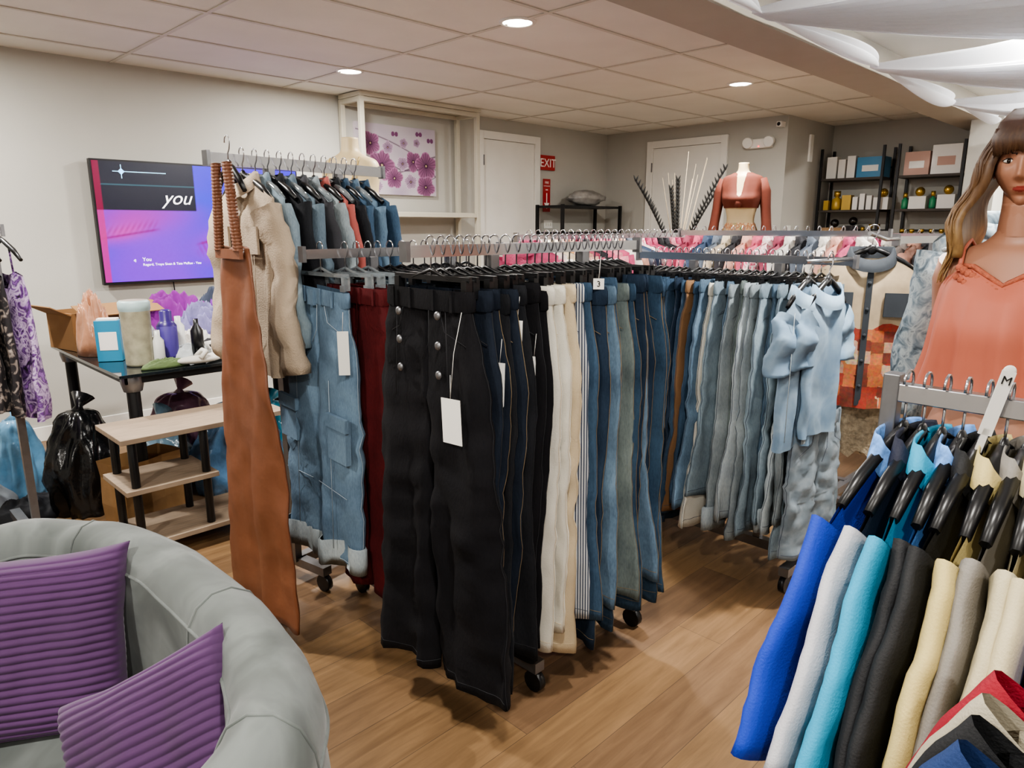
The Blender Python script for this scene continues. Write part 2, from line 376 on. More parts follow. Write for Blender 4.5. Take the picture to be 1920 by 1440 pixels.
def shelving(name,ya,yb):
    b=MB(); xa,xb=7.78,8.10
    for x in(xa,xb):
        for y in(ya,yb): b.b2(x-.012,x+.012,y-.012,y+.012,0,2.19)
    for z in(1.89,1.57,1.26,.8,.35):
        b.b2(xa,xb,ya,yb,z-.022,z,1)
        b.b2(xb-.01,xb,ya,yb,z+.1,z+.112)
    return b.build(name,[m_blackmet,mat('shelf_wood_dark','#3b332c',.6,var=.2)])
shelving('shelving_unit',2.56,3.17); shelving('shelving_unit',1.86,2.42)
pc=[mat('box_white','#e4e2de',.4),mat('box_gold','#b8973f',.35,.2),mat('box_kraft','#a08260',.7),mat('bottle_dark','#1a1614',.2,coat=.5),mat('box_blue','#2f7da8',.4),mat('box_green','#2f8a60',.4),mat('lid_gold','#d6b055',.25,.8),mat('box_rose','#c19a8c',.5)]
b=MB(); rr=random.Random(8)
rowset={1.89:[('b',.10,.22,0),('b',.07,.19,0),('b',.08,.22,0),('w',.26,.2,4)],1.57:[('b',.05,.1,1),('o',.10,.2,1),('b',.09,.15,1),('b',.05,.13,0),('b',.05,.16,0),('b',.05,.14,0),('c',.14,.12,0)],1.26:[('c',.22,.13,2),('c',.12,.15,3),('o',.06,.14,3),('o',.06,.17,3),('o',.05,.17,3)],.8:[('c',.2,.2,0),('c',.2,.16,2)]}
rowset2={1.89:[('w',.22,.22,7),('w',.25,.27,0)],1.57:[('o',.06,.16,5),('c',.15,.12,0),('o',.06,.17,5),('c',.15,.13,0)],1.26:[('o',.07,.12,3),('o',.07,.12,1),('o',.07,.12,3),('o',.07,.12,3),('o',.07,.12,1)],.8:[('c',.2,.2,0),('c',.2,.16,2)]}
for yb,rs_ in((3.14,rowset),(2.39,rowset2)):
    for z,items in rs_.items():
        y=yb-.01
        for kind,w_,h,mi in items:
            if kind=='o':
                b.lathe((7.88,y-w_/2,z),[(w_*.42,0),(w_*.5,h*.1),(w_*.5,h*.55),(w_*.2,h*.65),(w_*.2,h*.7),(w_*.34,h*.7),(w_*.34,h*.98)],12,mi,mf=lambda i,j,mi=mi:6 if i>4 else mi)
            else:
                b.b2(7.83,7.83+min(w_,.2),y-w_,y,z,z+h,mi)
                if kind=='c': b.ell((7.9,y-w_/2,z+h+.045),(.045,.045,.045),3 if mi else 6,12,8)
                if kind=='w': b.b2(7.828,7.83,y-w_*.8,y-w_*.2,z+h*.3,z+h*.6,0 if mi else 7)
            y-=w_+.018
b.build('perfume_and_gift_boxes',pc)
# ---------------------------------------------------------------- garments
def fold(x,p):
    s_=math.sin(x+p); return s_*(1.35-.35*abs(s_)) if s_>0 else s_*.8
def pants_mesh(b,L=1.08,waist=.36,hip=.42,knee=.2,hem=.22,th=.03,seed=0,rip=.008,spread=0,mi=0,seam=1,cuff=0,band=0,sk=0,c=.26,N=32,sr=.001):
    rd=random.Random(seed); p1,p2,p3=[rd.uniform(0,6) for _ in range(3)]; sway=rd.uniform(-.008,.008); f1=rd.uniform(26,44); twist=rd.uniform(-.08,.08); hv=[rd.uniform(-.02,.02) for _ in range(2)]
    def off(x,s,side):
        a=.12+1.0*s; kn=math.exp(-((s-.55)/.12)**2)
        return rip*a*(fold(x*f1+s*2.2,p1)+.5*math.sin(x*f1*1.9+p2-s*3))+sway*s+rip*1.0*a*noise.noise(Vector((x*14+seed*3.1,s*5,side)))+x*twist*s+rip*(.8+.9*kn)*noise.noise(Vector((x*24,s*18,seed)))
    for si,side in enumerate((-1,1)):
        rings=[]; edge=[]; LL=L+hv[si]*.5
        for i in range(N+1):
            s=i/N
            if s<c:
                o=lerp(waist/2,hip/2,sm(s/c)); inn=-.003
            else:
                k=(s-c)/(1-c)
                w=lerp(hip/2,knee,sm(k/.42)) if k<.42 else lerp(knee,hem,sm((k-.42)/.58))
                ctr=lerp(hip/4,hem/2+.004+spread,k)
                inn=ctr-w/2; o=ctr+w/2
            mid=(inn+o)/2; hw=(o-inn)/2; ring=[]; M=26
            tt=th*(.8+.5*sm(s*3)*(1-.3*s))
            wob=.009*noise.noise(Vector((s*5,seed*1.7,side)))*sm((s-.15)*3)+.003*noise.noise(Vector((s*18,seed*2.7,side)))*sm((s-.1)*3)
            for j in range(M):
                a=2*PI*j/M; x=mid+hw*sp(math.cos(a),.75); yy=tt/2*sp(math.sin(a),.8)
                yy+=off(x*side,s,side)
                z=-s*LL
                if i==N: z+=.006*math.sin(x*30+p3)
                ring.append((side*(x+wob)+sk*s,yy,z))
            rings.append(ring); edge.append((ring[0][0]+side*.0004,ring[0][1],ring[0][2]))
        b.loft(rings,mi,True,False,True)
        if seam:
            b.tube(edge,sr,4,seam)
            hz=rings[-2]; b.tube([(q[0],q[1],q[2]) for q in hz[len(hz)//2:]],sr,4,seam,cap=False)
        if cuff:
            q=rings[-1]; cx=sum(p[0] for p in q)/len(q); cy=sum(p[1] for p in q)/len(q)
            def sc_(k,z): return [(cx+(p[0]-cx)*k,cy+(p[1]-cy)*(k+.25),p[2]+z) for p in q]
            b.loft([sc_(1.0,-.005),sc_(1.10,-.008),sc_(1.13,.03),sc_(1.11,.085),sc_(1.02,.09)],cuff)
    W=waist/2+.004; r=[]
    for z,k in((.012,1.0),(.0,1.03),(-.034,1.04),(-.04,1.0)):
        r.append([(W*k*sp(math.cos(2*PI*j/24),.75)+0,(th*.5+.002)*k*sp(math.sin(2*PI*j/24),.8)+off(W*math.cos(2*PI*j/24),.0,0)*.8,z) for j in range(24)])
    b.loft(r,band)
    for x in(-.7,-.28,.28,.7): b.box((x*W,-th*.55-.003,-.014),(.01,.004,.052),mi)
    if seam:
        y=-th*.58-.001
        b.tube([(.03,y,-.04),(.03,y-.002,-.12),(.0,y-.003,-.17)],sr,4,seam)
        for sd in(-1,1): b.tube([(sd*W*.45,y-.001,-.04),(sd*W*.55,y-.002,-.09),(sd*W*.98,y*.8,-.12)],sr,4,seam)
def top_mesh(b,L=.65,w=.44,th=.045,slope=.06,neckw=.15,neckd=.05,sl=None,slw=.15,cuffw=.1,dx=.08,flare=.0,seed=0,rip=.008,mi=0,collar=None,smi=None,cmi=None,split=0,btn=None,vneck=False,trim=None,N=16,curl=0,sw=1.0,bow=.03,spl=.55):
    rd=random.Random(seed); p1,p2=[rd.uniform(0,6) for _ in range(2)]; un=neckw/w; M=36
    smi=mi if smi is None else smi
    def ztop(u,front):
        a=abs(u)
        if a<un: return -neckd*(1-(a/un)**(1 if vneck else 2))*(1 if front else .25)-.006
        return -slope*((a-un)/(1-un))**1.15-.006
    rings=[]
    for i in range(N+1):
        v=i/N; hw=w/2*(1-.06*sm(v*4))+flare*v; ring=[]
        t=th*(.25+.75*sm(v*6))
        for j in range(M):
            a=2*PI*(j+.5)/M; u=sp(math.cos(a),.8); x=u*hw; front=math.sin(a)<0
            y=t/2*sp(math.sin(a),.7)+rip*(.2+v)*(fold(x*36+v*1.5,p1)+.5*math.sin(x*70+p2)+noise.noise(Vector((x*16,v*5,seed))))
            z=-v*L+(1-v)*ztop(u,front)
            ring.append((x,y,z))
        rings.append(ring)
    b.loft(rings,mi,mf=(lambda i,j:(split if i>N*spl else mi)) if split else None)
    if sl:
        for sd in(-1,1):
            P0=Vector((w/2-.045,0,-slope*.9-.045)); P1=Vector((w/2+dx,0,-sl)); Pm=(P0+P1)/2+Vector((bow*.83,0,bow)); rs=[]
            n=18
            for i in range(n+1):
                t=i/n; p=P0*(1-t)**2+Pm*2*t*(1-t)+P1*t*t; tg=((Pm-P0)*(1-t)+(P1-Pm)*t).normalized(); nn=Vector((-tg.z,0,tg.x))
                ww=lerp(slw,cuffw,t)/2; ring=[]
                for j in range(16):
                    a=2*PI*j/16; q=p+nn*(ww*sp(math.cos(a),.85)); yy=th*.55*sp(math.sin(a),.8)+sw*rip*(.8*math.sin(t*9+p1+sd)+1.0*noise.noise(Vector((q.x*25,q.z*14,seed)))+.7*noise.noise(Vector((q.x*20,q.z*40,seed+3))))+curl*t
                    ring.append((sd*q.x,yy,q.z+sw*.005*math.sin(t*22+p2)*math.cos(a)))
                rs.append(ring)
            b.loft(rs,smi,True,False,True,mf=(lambda i,j:cmi if i>=n-1 else smi) if cmi is not None else None)
    if collar is not None:
        rs=[]
        for k,(e,z) in enumerate(((1.0,-.02),(1.0,.022),(1.1,.026),(1.28,-.012),(1.3,-.022))):
            rs.append([(neckw/2*e*math.cos(2*PI*j/20),(th*.45+.008)*e*math.sin(2*PI*j/20),z-(neckd*.8 if math.sin(2*PI*j/20)<0 else 0)*abs(math.sin(2*PI*j/20))) for j in range(20)])
        b.loft(rs,collar)
    if btn is not None:
        b.box((0,-th*.5-.004,-neckd-(L-neckd)/2),(.022,.004,L-neckd-.02),btn if trim is None else trim)
        for k in range(5): b.ell((0,-th*.5-.008,-neckd-.05-k*(L-.1)/5),(.007,.004,.007),btn,8,5)
def hanger(b,x,y,z,rz,kind='clip',w=.15,bm=1,hm=0,d=.075,rnd=0):
    b.xf=TR(x,y,z,rz+rnd)
    pts=[]
    for k in range(8):
        a=PI*1.05-k*(PI*1.2)/7; pts.append((.019*math.cos(a)+.0,0,.004+.019*math.sin(a)))
    pts=pts+[(0.012,0,-.02),(0,0,-.032),(0,0,-d)]
    b.tube(pts,.0023,5,hm)
    if kind=='clip':
        b.box((0,0,-d-.006),(w*2,.008,.013),bm)
        b.tube([(-w*.5,0,-d-.008),(0,0,-d+.014),(w*.5,0,-d-.008)],.005,5,bm)
        for s_ in(-1,1):
            b.box((s_*w*.9,0,-d-.03),(.02,.02,.045),bm); b.box((s_*w*.9,-.012,-d-.045),(.024,.005,.02),bm)
    else:
        for s_ in(-1,1):
            b.tube([(0,0,-d+.012),(s_*w*.25,0,-d-.004),(s_*w*.7,0,-d-.04),(s_*w,0,-d-.075)],[.008,.0105,.011,.008],6,bm)
        b.ell((0,0,-d+.005),(.02,.008,.02),bm,10,6)
    b.xf=Matrix.Identity(4)
HM=[m_chrome,m_black,m_clear]
def rack(name,p0,p1,z,base=True,up=None,w=.03,plates=True,depth=.5,zb=.09,f=(.08,.08)):
    b=MB(); p0=Vector((*p0,z));p1=Vector((*p1,z)); d=(p1-p0); L=d.length; a=math.atan2(d.y,d.x)
    b.xf=TR(p0.x,p0.y,0,a)
    b.b2(0,L,-.008,.008,z-w,z,0)
    for x in (up or (L*.3,L*.7)):
        b.b2(x-.015,x+.015,-.015,.015,zb,z-w,1)
    if plates:
        b.box((0,0,z-w/2),(.012,.03,.05),1); b.box((L,0,z-w/2),(.012,.03,.05),1)
    if base:
        b.b2(f[0],L-f[1],-.02,.02,zb-.02,zb+.02,1)
        for x in(f[0],L-f[1]):
            b.b2(x-.02,x+.02,-depth/2,depth/2,zb-.02,zb+.015,1)
            for y in(-depth/2+.02,depth/2-.02):
                b.tube([(x-.012,y,.034),(x+.012,y,.034)],.034,14,2); b.tube([(x,y,.035),(x,y,zb)],.008,6,1)
    b.xf=Matrix.Identity(4)
    return b.build(name,[m_chrome,m_steel,m_black])
st_gold=mat('stitch_tan','#6f6048',.8); st_grey=mat('stitch_grey','#1f2024',.8); st_blue=mat('stitch_blue','#3b4250',.8)
def mkpants(name,m,x,y,z,rz,st=None,extra=None,**k):
    b=MB(); pants_mesh(b,**k); return b.build(name,[m,st or st_gold]+([extra] if extra else []),TR(x,y,z,rz))
def tag(x,y,z,rz,parent,w=.045,h=.09,tilt=0):
    b=MB(); b.box((0,0,-h/2),(w,.0015,h)); b.tube([(0,0,0),(.004,0,.06)],.0008,4,0)
    return b.build('tag',m_tag,TR(x,y,z,rz,0,tilt),parent=parent)
D_black=denim('denim_black','#111115',.3); D_dark=denim('denim_dark_navy','#151c28',.35); D_char=denim('denim_charcoal','#1a1c21',.35)
D_white=mat('twill_white','#c9c5b9',.85,var=.05,bump=.2,bs=300); D_cream=mat('twill_cream','#bcac90',.85,var=.05,bump=.2,bs=300)
D_mid=denim('denim_mid_blue','#34485f',.42); D_mid2=denim('denim_mid_blue_2','#2a3d52',.42); D_deep=denim('denim_deep_blue','#1e2b3d',.38)
D_light=denim('denim_light','#70818f',.36); D_light2=denim('denim_light_grey','#79848c',.34); D_pale=denim('denim_pale','#8f9aa2',.28); D_ltmid=denim('denim_light_mid','#50657b',.42)
D_grn=denim('denim_dirty_wash','#5b6668',.4)
D_burg=denim('denim_burgundy','#4a171b',.3); D_camel=mat('camel_twill','#7a5a3c',.85,var=.06,bump=.2,bs=300)
# --- row B (front rack)
hb=MB(); rd=random.Random(11)
ZB=1.355; ZW=1.235
b=MB(); pants_mesh(b,L=1.09,waist=.33,hip=.44,knee=.22,hem=.27,th=.045,seed=5,rip=.015,N=48,sr=.0009)
for sx in(-.085,.075):
    for k in range(3): b.ell((sx,-.036,-.05-k*.075),(.0115,.006,.0115),2,14,8)
for sx in(-.11,.11):
    b.tube([(sx*.9,-.03,-.04),(sx,-.035,-.28)],.001,4,1)
bk=b.build('black_sailor_jeans',[D_black,st_grey,m_steel],TR(1.13,1.43,ZW,-R90))
tag(1.085,1.30,.985,-R90,bk,.072,.115,-.05)
b=MB(); b.tube([(1.085,1.30,.99),(1.09,1.29,1.1),(1.1,1.27,1.2)],.001,4,0); b.build('tag_string',m_tag,parent=bk)
hanger(hb,1.13,1.42,ZB,-R90,'clip',.15)
xs=1.165; k=0
row=[D_dark]*2+[D_char,D_dark,D_char,D_black,D_black]
for m in row:
    k+=1; o=mkpants('dark_jeans',m,xs,1.42+rd.uniform(-.02,.015),ZW+rd.uniform(-.012,.012),-R90+rd.uniform(-.05,.05),st=st_gold if k in(2,4) else st_grey,L=rd.uniform(.95,1.1),waist=rd.uniform(.32,.36),hem=rd.uniform(.15,.23),knee=.18,th=.026,seed=k,rip=.008)
    hanger(hb,xs,1.42,ZB,-R90,'clip',.15,rnd=rd.uniform(-.12,.12))
    if k in(2,4,6): tag(xs-.004,1.235,1.17-.05*(k%4),-R90+.5,o,.028,.12,.03)
    xs+=.031
for nm,m,L in(('white_jeans',D_white,1.07),('white_jeans',D_white,1.03),('cream_jeans',D_cream,1.12)):
    k+=1; xs+=.012; o=mkpants(nm,m,xs,1.42,ZW,-R90,st=D_cream,L=L,waist=.35,hem=.19,knee=.19,th=.036,seed=k,rip=.010); hanger(hb,xs,1.42,ZB,-R90,'clip',.15,rnd=rd.uniform(-.1,.1))
    xs+=.032
def strm():
    m,nt,b=newmat('striped_ticking'); N=nt.nodes;K=nt.links
    tc=N.new('ShaderNodeTexCoord'); w=N.new('ShaderNodeTexWave'); w.inputs['Scale'].default_value=60; w.bands_direction='DIAGONAL'
    mp=N.new('ShaderNodeMapping'); mp.inputs['Scale'].default_value=(1,1,.02); K.new(tc.outputs['Object'],mp.inputs[0])
    K.new(mp.outputs[0],w.inputs[0]); r=N.new('ShaderNodeValToRGB'); r.color_ramp.interpolation='CONSTANT'; r.color_ramp.elements[0].color=lin('#24324c'); r.color_ramp.elements[1].position=.35; r.color_ramp.elements[1].color=lin('#b9bbbb')
    K.new(w.outputs['Fac'],r.inputs[0]); K.new(r.outputs[0],b.inputs['Base Color']); b.inputs['Roughness'].default_value=.85; return m
mkpants('striped_pants',strm(),xs,1.42,ZW,-R90,st=st_blue,L=1.0,th=.026,seed=40,rip=.006); hanger(hb,xs,1.42,ZB,-R90); xs+=.03
cols=[D_mid,D_deep,D_ltmid,D_mid2,D_mid,D_grn,D_mid2,D_deep,D_ltmid,D_deep,D_mid2,D_mid,D_mid2]
for m in cols:
    k+=1; o=mkpants('blue_jeans',m,xs,1.40+rd.uniform(-.022,.014),ZW+rd.uniform(-.012,.014),-R90+rd.uniform(-.04,.04),L=rd.uniform(.94,1.1),waist=rd.uniform(.33,.37),hem=rd.uniform(.18,.27),knee=.19,th=.028,seed=k,rip=.008)
    hanger(hb,xs,1.42,ZB,-R90,'clip',.15,rnd=rd.uniform(-.12,.12)); xs+=.031
tg=tag(1.56,1.22,1.26,-R90+.6,o,.03,.03)
text('3',.022,TR(1.558,1.2185,1.238,-R90+.6,R90),m_black,tg,al='CENTER')
rack('garment_rack',(1.05,1.42),(2.02,1.42),ZB,depth=.26,f=(.36,.1))
# --- row B2
ZB2=1.33; ZW2=1.195
b=MB(); pants_mesh(b,L=.95,waist=.34,hip=.42,knee=.21,hem=.2,th=.045,seed=21,rip=.012,cuff=2,N=40,spread=.01,sr=.0012)
for sd in(-1,1):
    b.box((sd*.16,-.034,-.47),(.11,.02,.15),0); b.box((sd*.16,-.042,-.41),(.12,.014,.045),0)
    b.tube([(sd*.105,-.036,-.28),(sd*.115,-.038,-.88)],.0012,4,1)
    b.tube([(sd*.02,-.032,-.66),(sd*.2,-.034,-.67)],.0012,4,1)
b.box((.0,-.028,-.02),(.035,.012,.05),0)
cj=b.build('cuffed_cargo_jeans',[denim('denim_cargo','#5b7188',.3),mat('stitch_pale','#93a0ab',.8),D_pale],TR(1.2,2.10,ZW2,-R90,0,.06))
tag(1.17,1.92,1.08,-R90+.9,cj,.035,.14)
hanger(hb,1.2,2.08,ZB2,-R90,'clip',.16,2)
xs=1.26
for i in range(3):
    k+=1; mkpants('burgundy_jeans',D_burg,xs,1.97-.02*i,ZW2+.005,-R90,st=D_burg,L=1.06-.06*i,waist=.34,hem=.17,knee=.18,th=.034,seed=k,rip=.009); hanger(hb,xs,2.03,ZB2,-R90,'clip',.15,2); xs+=.045
for m in [D_light,D_pale,D_mid,D_mid2,D_white,D_deep,D_mid,D_dark,D_mid]:
    k+=1; mkpants('blue_jeans',m,xs,2.02,ZW2+.01,-R90,L=1.0,th=.03,seed=k,rip=.006); hanger(hb,xs,2.04,ZB2,-R90); xs+=.05
rack('garment_rack',(1.12,2.05),(1.98,2.05),ZB2,depth=.34,f=(.25,.1))
# --- row C
ZC=1.29; ZWC=1.175; y=1.82; XC=2.72
cl=[D_mid,D_mid2,D_mid,D_deep,D_mid,D_mid2,D_mid,D_deep,D_mid,D_camel,D_mid,D_ltmid,D_white,D_light,D_ltmid,D_light2,D_grn,D_pale,D_light2,D_light,D_ltmid,D_light,D_pale,D_light2,D_light]
for i,m in enumerate(cl):
    k+=1; dk=i<9
    mkpants({id(D_camel):'camel_pants',id(D_white):'white_jeans'}.get(id(m),'flared_jeans'),m,XC+rd.uniform(-.03,.015),y,ZWC+rd.uniform(-.008,.01),rd.uniform(-.06,.06),st=st_blue,extra=D_pale,L=rd.uniform(.98,1.07) if dk else rd.uniform(.86,1.03),waist=.35,hip=.42,hem=rd.uniform(.22,.29),knee=.19,th=.031,seed=k,rip=.010,cuff=2 if i in(15,20) else 0)
    hanger(hb,XC,y,ZC,0,'clip',.15,rnd=rd.uniform(-.1,.1)); y-=.0325
rack('garment_rack',(XC,1.90),(XC,.95),ZC,depth=.4)
D_acid=rampmat('denim_acid',['#627a91','#70879c','#8297a9','#748a9d'],9,rough=.9,dist=.3)
b=MB(); top_mesh(b,L=.54,w=.27,th=.06,sl=.27,slw=.13,cuffw=.14,dx=.0,seed=3,rip=.012,collar=0,btn=1,flare=.015)
b.box((-.07,-.036,-.16),(.07,.006,.08),0); b.box((.07,-.036,-.16),(.07,.006,.08),0)
for sd in(-1,1): b.tube([(sd*.125,-.03,-.06),(sd*.13,-.035,-.5)],.0012,4,1)
b.build('denim_shirt',[D_acid,D_pale],TR(2.40,.985,1.185,-.10))
b=MB(); top_mesh(b,L=.50,w=.27,th=.05,sl=.25,slw=.13,cuffw=.13,dx=.0,seed=4,rip=.012,collar=0)
b.build('denim_shirt',[D_acid],TR(2.47,.945,1.185,-.12))
hanger(hb,2.40,.985,ZC,-.10,'shirt',.12); hanger(hb,2.47,.945,ZC,-.12,'shirt',.12)
b=MB(); b.tube([(2.72,.965,1.285),(2.36,.985,1.285)],.008,8,0); b.build('faceout_arm',m_chrome)
b=MB(); pants_mesh(b,L=.52,waist=.3,hip=.34,knee=.16,hem=.16,th=.04,seed=77,rip=.01); b.build('distressed_jeans',[rampmat('denim_grey_distress',['#65727c','#727e87','#848f97','#6c7882'],12,rough=.9,dist=.3),st_blue],TR(2.54,.96,.73,-.1))
# --- row A jackets
ZA=1.64; m_tan=mat('jacket_tan','#a39380',.85,var=.07,bump=.25,bs=200)
jm=[m_tan,D_light,D_char,denim('denim_slate','#566573',.3),mat('knit_charcoal','#2a2a2f',.9,var=.2),D_light2,mat('knit_coral','#8f4640',.85,var=.1),D_char,D_mid,D_ltmid,D_mid]
x=1.12; yy=2.42
for i,m in enumerate(jm):
    b=MB(); top_mesh(b,L=.66 if i==0 else rd.uniform(.52,.70),w=.43,th=.06 if i==0 else .05,sl=.64 if i==0 else .56,slw=.16,cuffw=.115,dx=.06 if i==0 else .03,seed=i+5,rip=.015 if i==0 else .012,mi=0,collar=0,btn=1)
    if i==0:
        for sd in(-1,1): b.box((sd*.11,-.04,-.2),(.1,.008,.09),0); b.tube([(sd*.13,-.043,-.25),(sd*.1,-.04,-.62)],.0015,4,0)
    b.build('denim_jacket' if i not in(0,4,6) else ('tan_jacket' if i==0 else 'knit_cardigan'),[m,m_steel if i else m_tan],TR(x,yy,ZA-.085,-R90+rd.uniform(-.08,.08)))
    hanger(hb,x,yy,ZA,-R90,'shirt',.19,2 if i%2 else 1); x+=.050; yy+=.009
rack('garment_rack',(1.0,2.42),(1.78,2.55),ZA,w=.04,depth=.34,f=(.25,.1))
# overalls
m_rust=mat('satin_rust','#70452f',.5,var=.14,vs=4,bump=.3,bs=12)
b=MB(); rings=[]
prof=[(0,.09),(.06,.112),(.2,.125),(.3,.142),(.42,.17),(.6,.195),(.8,.215),(1.0,.235),(1.2,.252),(1.31,.258)]
LO=1.275
for i in range(53):
    zz=LO*i/52
    for a in range(len(prof)-1):
        if prof[a][0]<=zz<=prof[a+1][0]+1e-6: hw=lerp(prof[a][1],prof[a+1][1],(zz-prof[a][0])/(prof[a+1][0]-prof[a][0]))
    ring=[]
    for j in range(56):
        an=2*PI*j/56; x=hw*sp(math.cos(an),.8); t=.026+.012*sm(zz)
        crease=-.016*math.exp(-(x/.012)**2)*sm((zz-.62)/.15)*(-1 if math.sin(an)<0 else 1)
        y=(t/2)*sp(math.sin(an),.8)+crease+.006*(.3+zz)*fold(x*26+zz*1.5,1.3)+.014*noise.noise(Vector((x*8,zz*4,3)))+.006*noise.noise(Vector((x*20,zz*12,1)))
        ring.append((x-.004*(zz/1.31),y,-zz+.004*math.sin(x*50)))
    rings.append(ring)
b.loft(rings,0,True,True,True)
for sd in(-1,1):
    pts=[]
    for q in range(150):
        u=q/149; w_=.019+.0025*math.sin(q*1.1)+.0015*math.sin(q*2.3)
        cx=sd*(.07-.03*u); z=-.01+.27*u
        pts.append([(cx-w_,-.030,z),(cx-.006,-.034-.0012*math.sin(q*1.1),z),(cx+.006,-.034-.0012*math.sin(q*1.1+2),z),(cx+w_,-.030,z),(cx+w_*.8,-.012,z),(cx-w_*.8,-.012,z)])
    b.loft(pts,0,True,True,True)
b.box((-.0,-.022,-.02),(.18,.012,.03),0)
b.build('rust_overalls',[m_rust],TR(1.0,2.26,1.335,-R90))
hanger(hb,1.02,2.30,ZA+.02,-R90,'shirt',.1)
# --- far racks with tops
fc=['#b0486a','#d9d4cc','#b98d7c','#26262b','#c9b9a0','#8d3d52','#c0566f','#3d4d66','#c77f8b','#1d1d20','#a8a6a2','#cf9c8c','#dedbd2','#5d6673']
fm=[mat('knit_%d'%i,c,.9,var=.2,vs=30,bump=.3,bs=120) for i,c in enumerate(fc)]
fm.append(rampmat('print_multi',['#20304a','#c9c2b8','#9c3b46','#d9b24c'],60)); fm.append(rampmat('print_pinkwhite',['#d84a7a','#efe9e4','#c23a63'],45))
def toprow(x0,y0,x1,y1,z,n,rz,nm,L=.6):
    for i in range(n):
        t=i/(n-1); x=lerp(x0,x1,t); y=lerp(y0,y1,t)
        b=MB(); top_mesh(b,L=rd.uniform(L-.06,L+.1),w=.42,th=.075,slope=.045,neckw=.13,sl=.5,slw=.15,cuffw=.11,dx=.02,seed=i,rip=.01,N=8,collar=0)
        b.build(nm,[fm[rd.randrange(len(fm))]],TR(x,y,z-.055,rz+rd.uniform(-.06,.06)))
        hanger(hb,x,y,z,rz,'shirt',.17,2 if rd.random()<.5 else 1)
toprow(2.75,2.62,4.3,2.62,1.36,24,-R90,'hanging_sweater'); rack('garment_rack',(2.65,2.62),(4.4,2.62),1.36,depth=.46)
toprow(3.7,2.2,3.7,1.25,1.38,17,0,'hanging_blouse'); rack('garment_rack',(3.7,2.3),(3.7,1.15),1.38,depth=.46)
toprow(4.9,1.9,4.9,.9,1.36,14,0,'hanging_blouse'); rack('garment_rack',(4.9,2.0),(4.9,.8),1.36,depth=.46)
# --- patchwork vest rack
rack('garment_rack',(3.3,1.0),(4.2,.75),1.36,depth=.46)
def patch():
    m,nt,b=newmat('patchwork'); N=nt.nodes;K=nt.links
    tc=N.new('ShaderNodeTexCoord'); v=N.new('ShaderNodeTexVoronoi'); v.inputs['Scale'].default_value=22; v.distance='CHEBYCHEV'; v.inputs['Randomness'].default_value=.35
    K.new(tc.outputs['Object'],v.inputs['Vector']); sx=N.new('ShaderNodeSeparateColor'); K.new(v.outputs['Color'],sx.inputs[0])
    r=N.new('ShaderNodeValToRGB'); r.color_ramp.interpolation='CONSTANT'; cs=['#a85c36','#6f3326','#b08c72','#7d4028','#b56b42','#8f3626','#b8a084']
    r.color_ramp.elements[0].color=lin(cs[0]); r.color_ramp.elements[1].color=lin(cs[1]); r.color_ramp.elements[1].position=.15
    for i,c in enumerate(cs[2:]): e=r.color_ramp.elements.new(.3+i*.14); e.color=lin(c)
    n=N.new('ShaderNodeTexNoise'); n.inputs['Scale'].default_value=90; K.new(tc.outputs['Object'],n.inputs[0])
    mx=N.new('ShaderNodeMix'); mx.data_type='RGBA'; mx.blend_type='OVERLAY'; mx.inputs['Factor'].default_value=.7
    K.new(r.outputs[0],mx.inputs['A']); K.new(n.outputs['Color'],mx.inputs['B'])
    K.new(sx.outputs[0],r.inputs[0]); K.new(mx.outputs['Result'],b.inputs['Base Color']); b.inputs['Roughness'].default_value=.85; return m
m_vest=mat('vest_cream','#a8967c',.85,var=.1,vs=30); m_vd=mat('vest_dark_denim','#2f343a',.85,var=.2)
b=MB(); top_mesh(b,L=.60,w=.37,th=.06,neckw=.14,neckd=.06,seed=9,rip=.010,mi=0,collar=1,split=2,btn=1,trim=1,flare=.015,N=26,spl=.40)
for sd in(-1,1):
    b.box((sd*.10,-.045,-.19),(.09,.01,.09),1)
    b.tube([(sd*.18,-.01,-.08),(sd*.175,-.02,-.2),(sd*.165,0,-.26)],.012,8,0)
b.build('patchwork_vest',[m_vest,m_vd,patch()],TR(2.90,.96,1.30,-1.1))
hanger(hb,2.90,.96,1.385,-1.1,'shirt',.16)
b=MB(); b.tube([(3.3,.99,1.35),(3.08,.97,1.35),(2.86,.96,1.375)],.008,8,0); b.build('vest_display_arm',m_chrome)
b=MB(); rings=[]
for i in range(14):
    v=i/13; rings.append([((.16+.02*v)*math.cos(2*PI*j/40),.03*math.sin(2*PI*j/40)+.008*math.sin(j*1.7),-.25*v+(.02*math.cos(j*2.0) if i==13 else 0)) for j in range(40)])
b.loft(rings); b.build('crochet_skirt',mat('crochet','#a3957f',.9,var=.35,vs=60,bump=.8,bs=90),TR(2.96,.99,.74,-1.1))
# lace jacket
m_lace=rampmat('lace_denim',['#3f4b55','#6f7d87','#a3adb1','#59656e'],26,rough=.95,dist=1.0)
b=MB(); top_mesh(b,L=.62,w=.32,th=.10,sl=.58,slw=.15,cuffw=.13,dx=.0,seed=12,rip=.018,collar=0,mi=0)
rr=random.Random(2)
for i in range(200):
    px=rr.uniform(-.17,.17); b.ell((px,-.050-rr.random()*.012,rr.uniform(-.6,-.08)),(rr.uniform(.008,.02),.006,rr.uniform(.006,.014)),rr.choice((0,1)),7,4,amp=.4,seed=i)
b.build('lace_trimmed_denim_jacket',[m_lace,mat('lace_pale','#9aa3a6',.95,var=.3,vs=60,bump=.8,bs=90)],TR(2.49,.51,1.42,-.75))
b=MB(); b.lathe((2.57,.57,0),[(.16,0),(.16,.012),(.012,.02),(.012,1.43),(.03,1.45),(.001,1.47)],16,0); b.build('garment_stand',m_steel)
